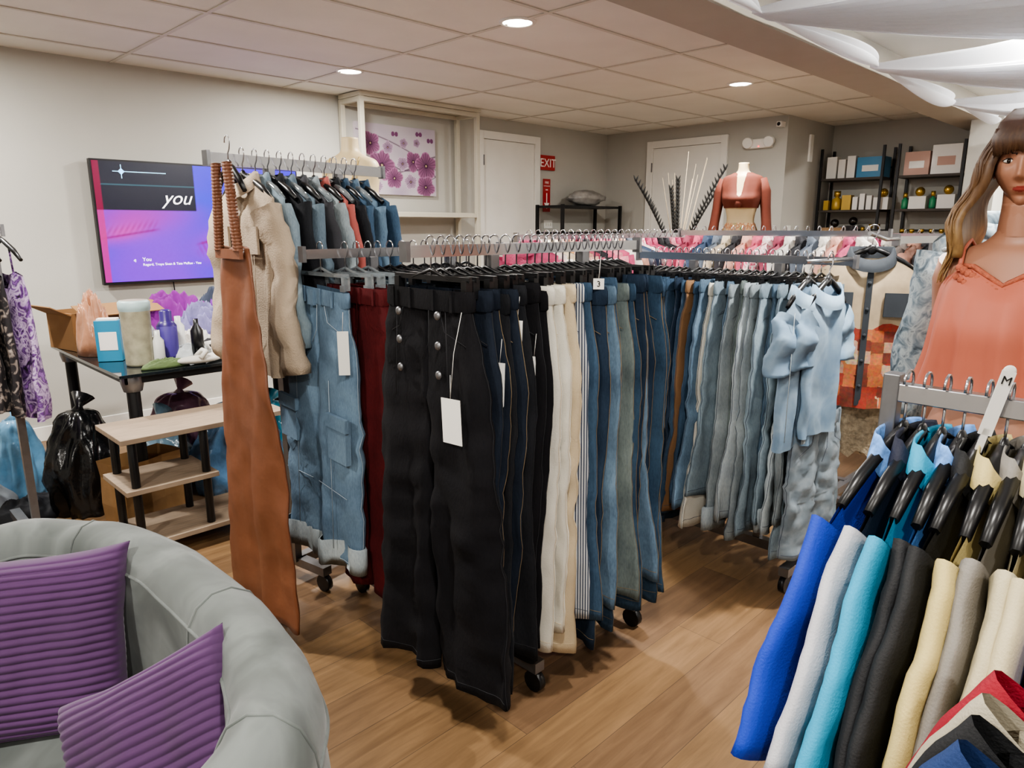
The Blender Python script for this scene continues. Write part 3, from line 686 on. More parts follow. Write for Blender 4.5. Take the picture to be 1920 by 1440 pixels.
# ---------------------------------------------------------------- front right rack of polos
ZF=1.15; XF=1.25
P=[('#1233a0','#1233a0'),('#10152a','#aeadb2'),('#2390b4','#2390b4'),('#4a7cbc','#0f1014'),('#0e0f12','#0e0f12'),('#b8a871','#b8a871'),('#77736d','#77736d'),('#b3a98b','#b3a98b'),('#b8ad8d','#b8ad8d'),('#1034a4','#1034a4'),('#0c1019','#0c1019'),('#b5aa8c','#b5aa8c'),('#b5aa8c','#b5aa8c'),('#0e1424','#0e1424'),('#1438a0','#1438a0'),('#131519','#131519'),('#a9a088','#a9a088')]
y=.335
RZ=[-.085,-.03,0,.01,-.02,.02,0,.03,-.01,.02,.0,.02,-.02,.01,0,.02,0]
m_bp=mat('blue_pattern_knit','#5f8ac6',.8,var=.5,vs=70)
for i,(c1,c2) in enumerate(P):
    m1=mat('jersey_'+c1,c1,.75,var=.05,bump=.15,bs=300); m2=mat('jersey_'+c2,c2,.75,var=.05,bump=.15,bs=300)
    b=MB(); top_mesh(b,L=.72,w=.46,th=.032,slope=.085,neckw=.15,neckd=.06,sl=.40,slw=.20,cuffw=.19,dx=.13,seed=i+30,rip=.007,mi=0,smi=1,collar=2,N=20,sw=.5,bow=.012)
    b.build('polo_shirt',[m1,m2,m_bp if i in(0,3) else m1],TR(XF-.012*(i%3)-(.01 if i==0 else 0),y,ZF-.095,RZ[i]))
    hanger(hb,XF,y,ZF,RZ[i],'shirt',.2,d=.085); y-=.0280
b=MB(); b.b2(XF-.012,XF+.012,-.35,.35,ZF-.03,ZF,0)
b.b2(XF-.015,XF+.015,-.35,-.32,.05,ZF,1); b.b2(XF-.015,XF+.015,.345,.37,.05,ZF+.015,1)
b.b2(XF-.25,XF+.25,.345,.37,.0,.05,1); b.b2(XF-.25,XF+.25,-.35,-.325,.0,.05,1); b.b2(XF-.012,XF+.012,-.35,.36,.03,.05,1)
b.build('garment_rack',[m_chrome,m_steel],bev=.002)
b=MB(); b.box((0,0,-.01),(.018,.004,.10),0); b.ell((0,0,.04),(.009,.002,.009),0)
b.box((-.0,0,-.09),(.009,.004,.08),0)
Mp=TR(XF-.03,.205,ZF+.005,-R90+.5,0,.20)
sd_=b.build('size_divider',[mat('divider_white','#c9c7c2',.4)],Mp,bev=.001)
text('M',.018,Mp@Matrix.Translation((0,-.0028,.020))@Matrix.Rotation(R90,4,'X'),m_black,sd_,al='CENTER')
GX=[('#17305e',.66),('#101114',.705),('#a8a08d',.75),('#8d1528',.795)]
for i,(c,x) in enumerate(GX):
    b=MB(); top_mesh(b,L=.66,w=.44,th=.04,slope=.07,sl=.36,slw=.19,cuffw=.16,dx=.04,seed=i+60,rip=.006,collar=0,N=12,sw=.5)
    b.build('hanging_shirt',[mat('jersey_'+c,c,.75,var=.06,bump=.15,bs=300)],TR(x,-.150,1.01,-R90)); hanger(hb,x,-.150,1.095,-R90,'shirt',.19)
b=MB(); b.b2(.5,.9,-.158,-.142,1.065,1.095,0); b.b2(.51,.53,-.16,-.14,.04,1.065,1); b.b2(.87,.89,-.16,-.14,.04,1.065,1); b.b2(.51,.53,-.4,.05,0,.04,1); b.b2(.87,.89,-.4,.05,0,.04,1)
b.build('garment_rack',[m_chrome,m_steel])
# ---------------------------------------------------------------- left rack with tie-dye tops
rack('garment_rack',(-.35,3.62),(.62,3.62),1.40,depth=.46,up=(.1,.93))
m_td=rampmat('tie_dye_purple',['#1c1022','#5f3478','#b9a3c4','#4a2560','#8d5fa8'],16,dist=1.5); m_td2=rampmat('black_floral',['#141115','#1a1418','#9c8f86'],30,dist=1)
for i in range(9):
    b=MB(); top_mesh(b,L=.62-.03*(i%3),w=.34,th=.05,slope=.02,neckw=.2,neckd=.1,seed=i+80,rip=.014,flare=.06,vneck=True)
    for sd in(-1,1): b.tube([(sd*.09,0,-.01),(sd*.08,0,.1)],.004,5,0)
    b.build('tie_dye_camisole' if i%3==0 else 'black_print_top',[m_td if i%3==0 else m_td2],TR(.60-.07*i,3.58,1.23,-R90+.15))
    hanger(hb,.60-.07*i,3.60,1.42,-R90+.15,'shirt',.2)
hb.build('clothes_hangers',HM)
# ---------------------------------------------------------------- table with clutter
m_glass=mat('smoked_glass','#20262a',.06,coat=.5,metal=.2)
b=MB(); b.b2(.93,2.3,3.4,4.6,.735,.75,0); b.b2(.96,2.27,3.43,3.47,.7,.735,1); b.b2(.96,2.27,4.53,4.57,.7,.735,1); b.b2(.96,1.0,3.43,4.57,.7,.735,1); b.b2(2.23,2.27,3.43,4.57,.7,.735,1)
for x in(1.0,2.22):
    for y_ in(3.47,4.52): b.tube([(x,y_,0),(x,y_,.7)],.03,12,1); b.lathe((x,y_,.66),[(.04,0),(.05,.04),(.05,.075)],14,2)
b.build('glass_top_table',[m_glass,m_blackmet,m_steel],bev=.002)
def cloth_pile(name,c,r,col,seed,z0=.752,fr=1.0,amp=1.0,m=None):
    b=MB(); n=34
    def h(X,Y):
        d=X*X+Y*Y; base=max(0,1-d)**.5
        p=Vector((X*1.6*fr+seed*3.7,Y*1.6*fr,seed*1.3)); rg=1-abs(noise.noise(p))*2.2; rg2=1-abs(noise.noise(p*2.3))*2
        return max(0,base*(.62+.30*amp*rg+.14*amp*rg2))
    rings=[]
    for i in range(n):
        k=(1-i/(n-1)); k=max(k,.02); ring=[]
        for j in range(56):
            a=2*PI*j/56; e=1+.14*noise.noise(Vector((math.cos(a)*1.5,math.sin(a)*1.5,seed*2.2)))
            X=math.cos(a)*k; Y=math.sin(a)*k
            ring.append((c[0]+X*r[0]*e,c[1]+Y*r[1]*e,z0+r[2]*1.5*h(X,Y)))
        rings.append(ring)
    b.loft(rings,0,True,True,True)
    return b.build(name,m or mat(name+'_cloth_%d'%seed,col,.8,var=.2,vs=12,bump=.25,bs=24))
cloth_pile('clothes_pile',(1.55,4.02),(.17,.14,.16),'#77729e',1,fr=1.8); cloth_pile('clothes_pile',(1.30,3.88),(.14,.12,.07),'#b5b2ae',2,fr=1.8); cloth_pile('magenta_blanket',(1.50,4.32),(.28,.12,.19),'#7a1684',3,fr=1.3)
cloth_pile('clothes_pile',(1.55,3.72),(.16,.10,.06),'#2b2a2e',4,fr=1.8); cloth_pile('plastic_wrap',(1.34,3.66),(.12,.07,.05),'#b5babc',5,fr=2); cloth_pile('clothes_pile',(1.85,4.42),(.2,.13,.2),'#3d4657',6,fr=1.6)
cloth_pile('green_scarf',(1.15,3.47),(.11,.04,.03),'#566840',7,fr=2); cloth_pile('magenta_blanket',(1.82,4.2),(.2,.12,.2),'#7a2aa0',8,fr=1.5); cloth_pile('clothes_pile',(1.95,3.75),(.22,.18,.14),'#c0b8b0',10,fr=1.8); cloth_pile('clothes_pile',(1.40,4.05),(.09,.10,.09),'#a8506a',11,fr=1.6); cloth_pile('clothes_pile',(1.8,3.55),(.16,.1,.06),'#46505c',12,fr=1.6)
cloth_pile('clothes_pile',(1.45,3.86),(.10,.09,.08),'#d0ccc6',14,fr=1.8); cloth_pile('clothes_pile',(1.62,3.86),(.12,.08,.09),'#5c4e7a',15,fr=1.8); cloth_pile('clothes_pile',(1.24,4.06),(.10,.08,.11),'#8a8f98',16,fr=1.8)
for i,(x,y_,c,rz) in enumerate(((1.45,3.52,'#d4d1cc',.3),(1.62,3.48,'#1e1e20',-.2),(1.76,3.46,'#c7c4be',.8),(1.27,3.76,'#afb3b7',1.2),(1.3,3.45,'#c9c5bd',-.1),(1.46,3.64,'#d8d4ce',2.0),(1.62,3.6,'#bdbab4',1.0))):
    b=MB(); b.ell((0,0,.02),(.11,.042,.02),0,20,8); b.tube([(-.0,-.04,.03),(.03,-.03,.06),(.03,.03,.06),(0,.04,.03)],.012,8,0); b.build('slipper',mat('slipper%d'%i,c,.7,var=.1),TR(x,y_,.752,rz))
b=MB(); 
b.b2(-.22,.22,-.14,.14,0,.006,0)
for s_ in(-1,1): b.b2(-.22,.22,s_*.14-.003,s_*.14+.003,0,.2,0); b.b2(s_*.22-.003,s_*.22+.003,-.14,.14,0,.2,0)
b.box((0,-.20,.215),(.44,.13,.005),0,M=Matrix.Rotation(.4,4,'X')); b.box((-.27,0,.215),(.12,.28,.005),0,M=Matrix.Rotation(.5,4,'Y'))
m_card=mat('cardboard','#8f6b45',.85,var=.08,vs=5)
b.build('cardboard_box',m_card,TR(1.16,4.42,.752,.2))
b=MB(); b.b2(-.2,.2,-.14,.14,0,.2); b.box((0,-.17,.2),(.4,.12,.005),0,M=Matrix.Rotation(.7,4,'X')); b.build('cardboard_box',m_card,TR(2.08,4.08,.752,-.3))
cloth_pile('plastic_shopping_bag',(1.03,4.10),(.085,.12,.22),'#a8795c',9,fr=1.5,m=mat('bag_peach_film','#a97a5f',.3,var=.3,vs=9,bump=.4,bs=20))
b=MB(); b.box((0,0,.1),(.11,.07,.2),0); b.box((0,0,.205),(.09,.05,.01),1); b.box((0,-.0362,.1),(.08,.002,.09),1); b.build('blue_carton',[mat('carton_blue','#2583a6',.5),m_lt],TR(1.03,3.84,.752,-.5),bev=.004)
b=MB(); b.lathe((0,0,0),[(.06,0),(.062,.01),(.066,.26),(.07,.27),(.07,.3),(.06,.31)],20,0,mf=lambda i,j:1 if i>=2 else 0); b.build('plastic_food_container',[mat('container_milky','#a5a18a',.35,var=.25,vs=20),mat('lid_pale','#a0b5b5',.4)],TR(1.09,3.62,.752))
b=MB(); b.lathe((0,0,0),[(.045,0),(.047,.02),(.047,.17),(.034,.19),(.028,.195),(.028,.24),(.018,.25)],20,0,mf=lambda i,j:1 if i in(1,) else 0); b.build('purple_spray_bottle',[mat('bottle_purple','#33206a',.35),mat('label_lilac','#4a3a8a',.5)],TR(1.24,3.66,.752))
b=MB(); b.lathe((0,0,0),[(.03,0),(.03,.14),(.012,.17),(.012,.2)],14,0); b.build('pump_bottle',[mat('bottle_black','#161618',.3)],TR(1.36,3.60,.752))
b=MB(); b.lathe((0,0,0),[(.028,0),(.03,.01),(.03,.11),(.015,.13),(.015,.16)],14,0); b.build('lotion_bottle',[mat('bottle_white','#c9c9c5',.3)],TR(1.17,3.60,.752))
b=MB(); b.lathe((0,0,0),[(.028,0),(.03,.01),(.03,.15),(.015,.17),(.015,.2)],14,0); b.build('lotion_bottle',[mat('bottle_white','#c9c9c5',.3)],TR(1.33,3.76,.752))
m_ow=mat('weathered_oak','#8c7b69',.7,var=.18,vs=9,stretch=(1,10,1)); b=MB()
def shelfb(x0,x1,y0,y1,z): b.b2(x0,x1,y0,y1,z-.022,z,0)
shelfb(.80,1.52,3.02,3.36,.56); shelfb(.80,1.18,3.02,3.34,.34); shelfb(.80,1.52,3.02,3.36,.10)
for (x,y_) in((.85,3.06),(.85,3.31),(1.14,3.06),(1.14,3.31)):
    b.tube([(x,y_,.1),(x,y_,.54)],.018,10,1)
for (x,y_) in((.84,3.06),(.84,3.31),(1.48,3.06),(1.48,3.31)):
    b.tube([(x-.01,y_,.03),(x+.01,y_,.03)],.03,12,1); b.tube([(x,y_,.03),(x,y_,.08)],.007,6,1)
b.build('rolling_side_table',[m_ow,m_black],bev=.002)
def bag(name,x,y_,r,col,seed,tie=True,sh=False):
    m=mat(name+'_film%d'%seed,col,.2,var=.35,vs=9,bump=.5,bs=18,trans=.25 if sh else 0)
    b=MB(); n=30; rings=[]
    for i in range(n):
        t=i/(n-1); ph=t*PI*.5; z=r[2]*1.9*math.sin(ph)**.9; k=max(.02,math.cos(ph)**.55)*(.86+.14*math.sin(min(1,t*2)*PI)); ring=[]
        for j in range(56):
            a=2*PI*j/56
            rg=1-abs(noise.noise(Vector((math.cos(a)*2,math.sin(a)*2,t*2.5+seed*4))))*.55+.07*noise.noise(Vector((math.cos(a)*6,math.sin(a)*6,t*7+seed)))
            pl=1+.05*math.sin(a*14+seed)*t*t
            ring.append((x+r[0]*math.cos(a)*k*rg*pl,y_+r[1]*math.sin(a)*k*rg*pl,z+.004))
        rings.append(ring)
    b.loft(rings,0,True,True,True)
    if tie: b.tube([(x,y_,r[2]*1.8),(x+.01,y_,r[2]*1.98),(x+.04,y_+.02,r[2]*2.15)],[.05,.015,.055],10,0)
    return b.build(name,m)
bag('black_trash_bag',.86,3.9,(.19,.19,.27),'#0c0d0f',1); bag('plastic_bag',1.55,3.68,(.27,.2,.25),'#5d83a8',2,sh=True); bag('plastic_bag',1.45,4.2,(.25,.2,.24),'#8a6478',3); bag('plastic_bag',.66,4.35,(.14,.14,.22),'#7fb8e0',4,sh=True); bag('plastic_bag',1.85,3.9,(.2,.2,.2),'#3f8fa8',6); bag('plastic_bag',1.25,3.98,(.18,.16,.2),'#8fb0c4',8,sh=True)
cloth_pile('clothes_in_plastic_wrap',(.36,4.2),(.25,.2,.12),'#7f858c',5,z0=.002); cloth_pile('clothes_pile',(.62,3.98),(.16,.14,.08),'#15181f',7,z0=.002); cloth_pile('clothes_in_plastic_wrap',(.1,3.95),(.2,.2,.1),'#8a9298',13,z0=.002)
b=MB(); r0=[];
for z,k in((0,1),(.12,1.04),(.25,1.0),(.33,1.06)): r0.append([(sx*.15*k,sy*.09*k,z) for sx,sy in((-1,-1),(-.2,-1.1),(.3,-.95),(1,-1),(1.05,0),(1,1),(0,.95),(-1,1),(-1.05,0))])
b.loft(r0,0,True,True,False,sm=False); b.build('paper_bag',mat('kraft_paper','#7f603c',.85,var=.1,bump=.3,bs=12),TR(1.02,3.55,.0,.3))
b=MB(); b.b2(.30,.60,3.35,3.6,.0,.012); b.build('clear_base_plate',mat('acrylic','#8e959b',.15,coat=.5))
b=MB(); b.tube([(.42,4.3,1.2),(.42,4.3,.03)],.012,8,0); b.lathe((.42,4.3,0),[(.16,0),(.16,.015),(.02,.02)],20,0); b.lathe((.42,4.3,1.2),[(.0,0),(.05,.02),(.05,.04),(0.0,.06)],12,0); b.build('gold_floor_stand',mat('brass','#a8803a',.3,1))
# ---------------------------------------------------------------- sofa
m_vel=rampmat('grey_velvet',['#404543','#4f5452','#606563','#494e4c'],5,rough=.8,dist=.8)
m_vel.node_tree.nodes['Principled BSDF'].inputs['Sheen Weight'].default_value=.15
def outline(hw,hx,n=64,ext=-.45,e=2.9):
    pts=[]
    for k in range(7): pts.append((lerp(ext,0,k/7),-hw))
    for k in range(n+1):
        a=-PI/2+PI*k/n; pts.append((hx*sp(math.cos(a),2/e),hw*sp(math.sin(a),2/e)))
    for k in range(1,8): pts.append((lerp(0,ext,k/7),hw))
    return pts
prof=[(.03,.1),(.0,.16),(-.012,.4),(.0,.60),(.008,.655),(.0,.672),(.004,.70),(.022,.735),(.055,.757),(.09,.757),(.118,.738),(.135,.705),(.142,.64),(.150,.5),(.165,.40),(.17,.3)]
OL=outline(.62,.52); n=len(OL); rings=[]
for i,(x,y_) in enumerate(OL):
    a=Vector(OL[max(i-1,0)]); c=Vector(OL[min(i+1,n-1)]); t=(c-a).normalized(); nn=Vector((-t.y,t.x))
    arm=sm((-x+.05)/.5)
    wr=.006*noise.noise(Vector((x*9,y_*9,0)))
    rings.append([(x+nn.x*(d+wr),y_+nn.y*(d+wr),(z*(1-.14*arm) if z>.4 else z)+(.012*noise.noise(Vector((x*5,y_*5,z*4))) if z>.6 else 0)) for d,z in prof])
b=MB(); b.loft(rings,0,False,False,False)
for rg in(rings[0],rings[-1]):
    ids=[b.av(p) for p in rg]; b.af(tuple(ids),0,False)
b.tube([r[5] for r in rings],.004,6,0); b.tube([r[11] for r in rings],.0035,6,0)
for i_ in(22,38,54): b.tube([rings[i_][q] for q in range(2,14)],.003,6,0)
inn=outline(.455,.355); cr=[]
for z,k in((.28,.98),(.34,1.0),(.40,1.0),(.43,.97),(.44,.9),(.445,.5),(.446,.05)): cr.append([(-.06+(x+.06)*k,y_*k,z) for x,y_ in inn])
b.loft(cr,0,True,True,True)
base=[(x*.97,y_*.97) for x,y_ in OL]; b.loft([[(x,y_,.09) for x,y_ in base],[(x,y_,.3) for x,y_ in base]],0,True,True,True)
for (x,y_) in((-.38,-.5),(-.38,.5),(.3,-.4),(.3,.4)): b.tube([(x,y_,.1),(x*1.03,y_*1.03,0)],[.025,.015],12,1)
b.build('velvet_barrel_chair',[m_vel,mat('leg_gold','#9c8350',.3,1)],TR(0,1.27,0))
m_pil=mat('corduroy_purple','#42224a',.85,var=.15,vs=5,sheen=.12)
def pillow(c,nrm,up,s=.44,T=.085,rot=0,cnt=24):
    nrm=Vector(nrm).normalized(); up=Vector(up); xa=up.cross(nrm).normalized(); ya=nrm.cross(xa)
    xr=xa*math.cos(rot)+ya*math.sin(rot); yr=-xa*math.sin(rot)+ya*math.cos(rot); xa,ya=xr,yr
    b=MB(); NU=260
    def f(sgn):
        def g(v,u):
            X=2*u-1;Y=2*v-1
            px=X*s/2*(1-.09*(1-Y*Y)*abs(X)**4)+.006*noise.noise(Vector((Y*3,1,X))); py=Y*s/2*(1-.09*(1-X*X)*abs(Y)**4)+.003*noise.noise(Vector((X*2,2,Y)))
            e=(1-X**4)*(1-Y**4)
            h=T*max(0,e)**.45
            rdg=.0045*abs(math.sin(Y*cnt*PI/2))*min(1,max(0,e)**.3*1.3)
            wr=.018*noise.noise(Vector((X*1.5,Y*1.5,sgn)))+.004*noise.noise(Vector((X*5,Y*3,sgn+5)))
            return (px,py,sgn*(h+rdg+wr*((1-X**2)*(1-Y**2))))
        return g
    b.grid(f(1),NU,44) ; b.grid(f(-1),NU,44)
    M=Matrix((( xa.x,ya.x,nrm.x,c[0]),(xa.y,ya.y,nrm.y,c[1]),(xa.z,ya.z,nrm.z,c[2]),(0,0,0,1)))
    return b.build('corduroy_throw_pillow',m_pil,M)
pillow((.20,1.535,.60),(-.42,-.85,.28),(.1,.15,1),s=.37,T=.06,rot=.0)
pillow((.285,1.06,.58),(-.72,-.45,.5),(.35,.3,1),s=.31,T=.055,rot=.5,cnt=20)
# ---------------------------------------------------------------- mannequins
m_skin=mat('mannequin_skin','#a2735c',.45,var=.03); m_form=mat('dress_form_cream','#c2ae88',.5,var=.04)
def body_rings(b,prof,mi,M=28):
    rs=[]
    for z,hw,hd,oy in prof: rs.append([(hw*sp(math.cos(2*PI*j/M),.9),oy+hd*sp(math.sin(2*PI*j/M),.9),z) for j in range(M)])
    b.loft(rs,mi,True,True,True)
def smoothprof(p,n=5):
    out=[]
    for i in range(len(p)-1):
        a=p[max(i-1,0)];b_=p[i];c=p[i+1];d=p[min(i+2,len(p)-1)]
        for k in range(n):
            t=k/n; out.append(tuple(.5*((2*b_[q])+(-a[q]+c[q])*t+(2*a[q]-5*b_[q]+4*c[q]-d[q])*t*t+(-a[q]+3*b_[q]-3*c[q]+d[q])*t**3) for q in range(4)))
    out.append(tuple(p[-1])); return out
def _hair():
    m,nt,b=newmat('ombre_hair'); N=nt.nodes;K=nt.links
    tc=N.new('ShaderNodeTexCoord'); sx=N.new('ShaderNodeSeparateXYZ'); K.new(tc.outputs['Object'],sx.inputs[0])
    mp=N.new('ShaderNodeMapping'); mp.inputs['Scale'].default_value=(1,1,.15); K.new(tc.outputs['Object'],mp.inputs[0])
    n=N.new('ShaderNodeTexNoise'); n.inputs['Scale'].default_value=120; K.new(mp.outputs[0],n.inputs[0])
    a=N.new('ShaderNodeMath'); a.operation='MULTIPLY_ADD'; a.inputs[1].default_value=.24; K.new(n.outputs['Fac'],a.inputs[0]); K.new(sx.outputs['Z'],a.inputs[2])
    mr=N.new('ShaderNodeMapRange'); mr.inputs['From Min'].default_value=1.46; mr.inputs['From Max'].default_value=1.79; K.new(a.outputs[0],mr.inputs[0])
    r=N.new('ShaderNodeValToRGB'); r.color_ramp.elements[0].color=lin('#94764c'); r.color_ramp.elements[1].color=lin('#3e281c'); e=r.color_ramp.elements.new(.5); e.color=lin('#664a30')
    K.new(mr.outputs[0],r.inputs[0]); K.new(r.outputs[0],b.inputs['Base Color']); b.inputs['Roughness'].default_value=.5; return m
def mann():
    b=MB()
    torso=smoothprof([(1.50,.045,.05,.0),(1.44,.047,.052,.005),(1.405,.075,.06,.01),(1.38,.13,.075,.01),(1.34,.155,.09,.005),(1.27,.145,.11,-.01),(1.2,.142,.125,-.02),(1.12,.13,.105,-.005),(1.03,.115,.09,.0),(.93,.145,.11,.0),(.85,.165,.12,.005),(.78,.16,.115,.005)])
    body_rings(b,torso,0)
    for s_ in(-1,1):
        pts=[(s_*.132,.01,1.352),(s_*.152,.04,1.3),(s_*.160,.10,1.18),(s_*.165,.15,1.05),(s_*.17,.13,.92),(s_*.17,.10,.82)]
        b.tube(pts,[.044,.042,.037,.034,.029,.022],14,0)
        b.ell((s_*.17,.09,.78),(.018,.035,.05),0)
        for f in range(4): b.tube([(s_*.17,.065+f*.017,.75),(s_*.172,.06+f*.018,.70),(s_*.168,.062+f*.017,.665+.008*abs(f-1.5))],[.0085,.008,.006],7,0)
        b.tube([(s_*.17,.06,.79),(s_*.163,.04,.75),(s_*.16,.035,.72)],[.01,.009,.007],7,0)
    for s_ in(-1,1):
        rs=[]
        for z,c,r in((.9,.085,.1),(.8,.09,.098),(.65,.09,.085),(.48,.088,.072),(.3,.088,.085),(.12,.088,.105),(.05,.088,.11)):
            rs.append([(s_*c+r*math.cos(2*PI*j/18),r*.85*math.sin(2*PI*j/18),z) for j in range(18)])
        b.loft(rs,1,True,True,True)
        b.ell((s_*.09,-.05,.03),(.04,.11,.03),0)
    b.box((0,0,.006),(.4,.34,.012),2)
    rs=[]
    bp=smoothprof([(1.345,.12,.1,-.005),(1.30,.150,.118,-.012),(1.25,.158,.135,-.02),(1.19,.162,.145,-.028),(1.12,.172,.145,-.02),(1.07,.185,.15,-.01),(1.02,.20,.155,-.005)],5)
    for i,(z,hw,hd,oy) in enumerate(bp):
        v=i/(len(bp)-1); ring=[]
        for j in range(84):
            a=2*PI*j/84; fo=.011*v*math.sin(a*13+1)+.006*v*math.sin(a*7)+.004*v*math.sin(a*29)
            x=(hw+fo)*sp(math.cos(a),.9); neck=0
            if i<9: neck=-.045*max(0,1-abs(x)/.07)*(1-i/9)*(1 if math.sin(a)<0 else .5)
            ring.append((x,oy+(hd+fo)*sp(math.sin(a),.9),z+neck+(.006*math.sin(a*18) if i==len(bp)-1 else 0)))
        rs.append(ring)
    b.loft(rs,3)
    b.tube([(x,y_-.002 if y_<0 else y_+.002,z) for x,y_,z in rs[0]]+[rs[0][0]],.007,6,4)
    b.tube([(x*1.0,y_,z) for x,y_,z in rs[-1]]+[rs[-1][0]],.006,6,4)
    for s_ in(-1,1):
        b.tube([(s_*.1,-.095,1.33),(s_*.105,-.06,1.385),(s_*.105,0,1.41),(s_*.1,.06,1.38),(s_*.1,.09,1.33)],.006,6,3)
        for i in range(9): b.ell((s_*(.012+.011*i),-.118+.003*i,1.285+.007*i),(.010,.005,.011),4,8,5)
        for i in range(9): b.ell((s_*(.016+.011*i),-.126+.003*i,1.262+.007*i),(.008,.004,.008),4,8,5)
    HZ=1.595; NU,NV=130,120; rs=[]
    hx=Matrix.Translation((0,-.012,HZ))@Matrix.Rotation(.0,4,'Z')@Matrix.Rotation(.06,4,'X')
    def G(x,z,cx,cz,sx,sz): return math.exp(-((x-cx)/sx)**2-((z-cz)/sz)**2)
    loc=[]
    for i in range(NV+1):
        ph=PI*i/NV; ph=min(max(ph,.01),PI-.01); ring=[]; lr=[]
        for j in range(NU):
            th=2*PI*j/NU; d=Vector((math.sin(ph)*math.cos(th),math.sin(ph)*math.sin(th),math.cos(ph)))
            jaw=1-.42*sm((-d.z-.12)/.88)
            x=d.x*.070*jaw; z=d.z*.113; y_=d.y*(.088 if d.y<0 else .1)*(1-.28*sm((-d.z-.1)/.9)*(1 if d.y>0 else .55))
            if d.y<0:
                f=sm(-d.y*2.2)
                y_-=f*(.017*G(x,z,0,-.026,.0085,.012)+.010*G(x,z,0,-.004,.0065,.024)+.005*G(abs(x),z,.010,-.030,.005,.006)
                     +.007*G(x,z,0,-.057,.017,.010)+.008*G(x,z,0,-.093,.016,.013)+.004*G(abs(x),z,.038,-.024,.018,.02)+.004*G(abs(x),z,.03,.030,.02,.008))
                y_+=f*(.010*G(abs(x),z,.029,.008,.014,.010)+.003*G(x,z,0,-.0565,.016,.0015)+.004*G(x,z,0,-.074,.014,.006))
            lr.append((x,z,d.y)); ring.append(hx@Vector((x,y_,z)))
        rs.append(ring); loc.append(lr)
    def hm(i,j):
        x,z,dy=loc[i][j]
        if dy<-.3:
            ax=abs(x)
            w=.0175*(1-((z+.057)/.008)**2) if abs(z+.057)<.008 else 0
            if ax<w: return 6
            if abs(z-(.0245+.004*math.sin(min(1,max(0,(ax-.014)/.030))*PI)))<.002 and .014<ax<.044: return 5
        return 0
    b.loft(rs,0,True,True,True,mf=hm)
    for s_ in(-1,1):
        c=hx@Vector((s_*.029,-.0700,.0075)); b.ell(c,(.0125,.0075,.0052),7,16,10)
        c=hx@Vector((s_*.029,-.0758,.0078)); b.ell(c,(.0048,.0025,.0048),8,12,8)
        c=hx@Vector((s_*.071,.008,-.005)); b.ell(c,(.008,.018,.03),0,12,8)
        b.tube([hx@Vector((s_*(.0165+.026*t),-.0775+.005*t,.0090+.0050*math.sin(PI*t))) for t in [q/6 for q in range(7)]],.0013,5,5)
        b.tube([hx@Vector((s_*(.0165+.025*t),-.0765+.005*t,.0068-.0045*math.sin(PI*t))) for t in [q/6 for q in range(7)]],.0007,5,5)
    b.tube([(0,.0,1.42),(0,-.002,1.5),(0,.0,1.54)],[.05,.046,.048],18,0,cap=False)
    rs=[]
    for i in range(15):
        ph=PI*.60*i/14+.02; ring=[]
        for j in range(40):
            th=2*PI*j/40; d=Vector((math.sin(ph)*math.cos(th),math.sin(ph)*math.sin(th),math.cos(ph)))
            zz=d.z*.13
            if d.y<-.25: zz=max(zz,.045)
            ring.append(hx@Vector((d.x*.086+.001*math.sin(th*20),.008+d.y*.112+.001*math.sin(th*24),zz)))
        rs.append(ring)
    b.loft(rs,9,True,True,False)
    rr=random.Random(5)
    for i in range(90):
        x=-.070+.140*i/89; z1=.026+.008*rr.random()-.014*(abs(x)/.07)**2
        yb=-.098*math.sqrt(max(.05,1-(x/.085)**2))
        b.tube([hx@Vector((x*.55,-.03,.128)),hx@Vector((x*.85,yb*.85,.098)),hx@Vector((x,yb-.005,.06)),hx@Vector((x*1.02,yb-.003,z1))],[.003,.0042,.0036,.0010],5,9)
    for s_ in(-1,1):
        def base(t0,t,ex):
            y0=lerp(-.062,.09,t0); x0=.070+.012*math.sin(t0*PI); b_=sm(t*2.2)
            z=.085-.345*t
            xx=x0*lerp(.72,1.0,sm(t*4))
            return Vector((s_*(xx+.006*b_+.055*sm(t*1.15)*(1-.2*t0)+ex+.010*math.sin(t*13+t0*1.6)*sm(t*2)),y0-.028*sm(t*1.5)+.010*math.cos(t*13+t0*1.6)*sm(t*2),z))
        rs=[]
        for k in range(26):
            t=k/25; ring=[]
            for j in range(14): ring.append(hx@base(j/13,t*.9,.002))
            for j in range(14): 
                p=base(1-j/13,t*.9,0); p.x-=s_*.03*(1-.3*t); ring.append(hx@p)
            rs.append(ring)
        b.loft(rs,9,True,True,True)
        for i in range(170):
            t0=rr.random(); ex=rr.uniform(-.002,.012); te=rr.uniform(.8,1.1); pts=[]; rad=[]; jit=rr.uniform(-.5,.5)
            for k in range(18):
                t=k/17*te; p=base(t0,t,ex); p.x+=s_*.004*math.sin(t*17+jit*6); p.y+=.004*math.cos(t*15+jit*5)
                pts.append(hx@p); rad.append(.0034*(1-.75*(k/17)**2)+.0005)
            b.tube(pts,rad,5,9)
    M=TR(2.13,.368,.0,-R90)@Matrix.Scale(.97,4)
    return b.build('female_mannequin',[m_skin,D_pale,m_steel,mat('coral_chiffon','#b5644f',.65,var=.04),mat('coral_lace','#a95c44',.8,var=.25,vs=80,bump=.5,bs=120),mat('makeup_brown','#2a1712',.6),mat('lip_rose','#94403a',.35),mat('eye_white','#cfc8be',.2),mat('iris_brown','#1a0f0b',.15),_hair()],M)
mann()
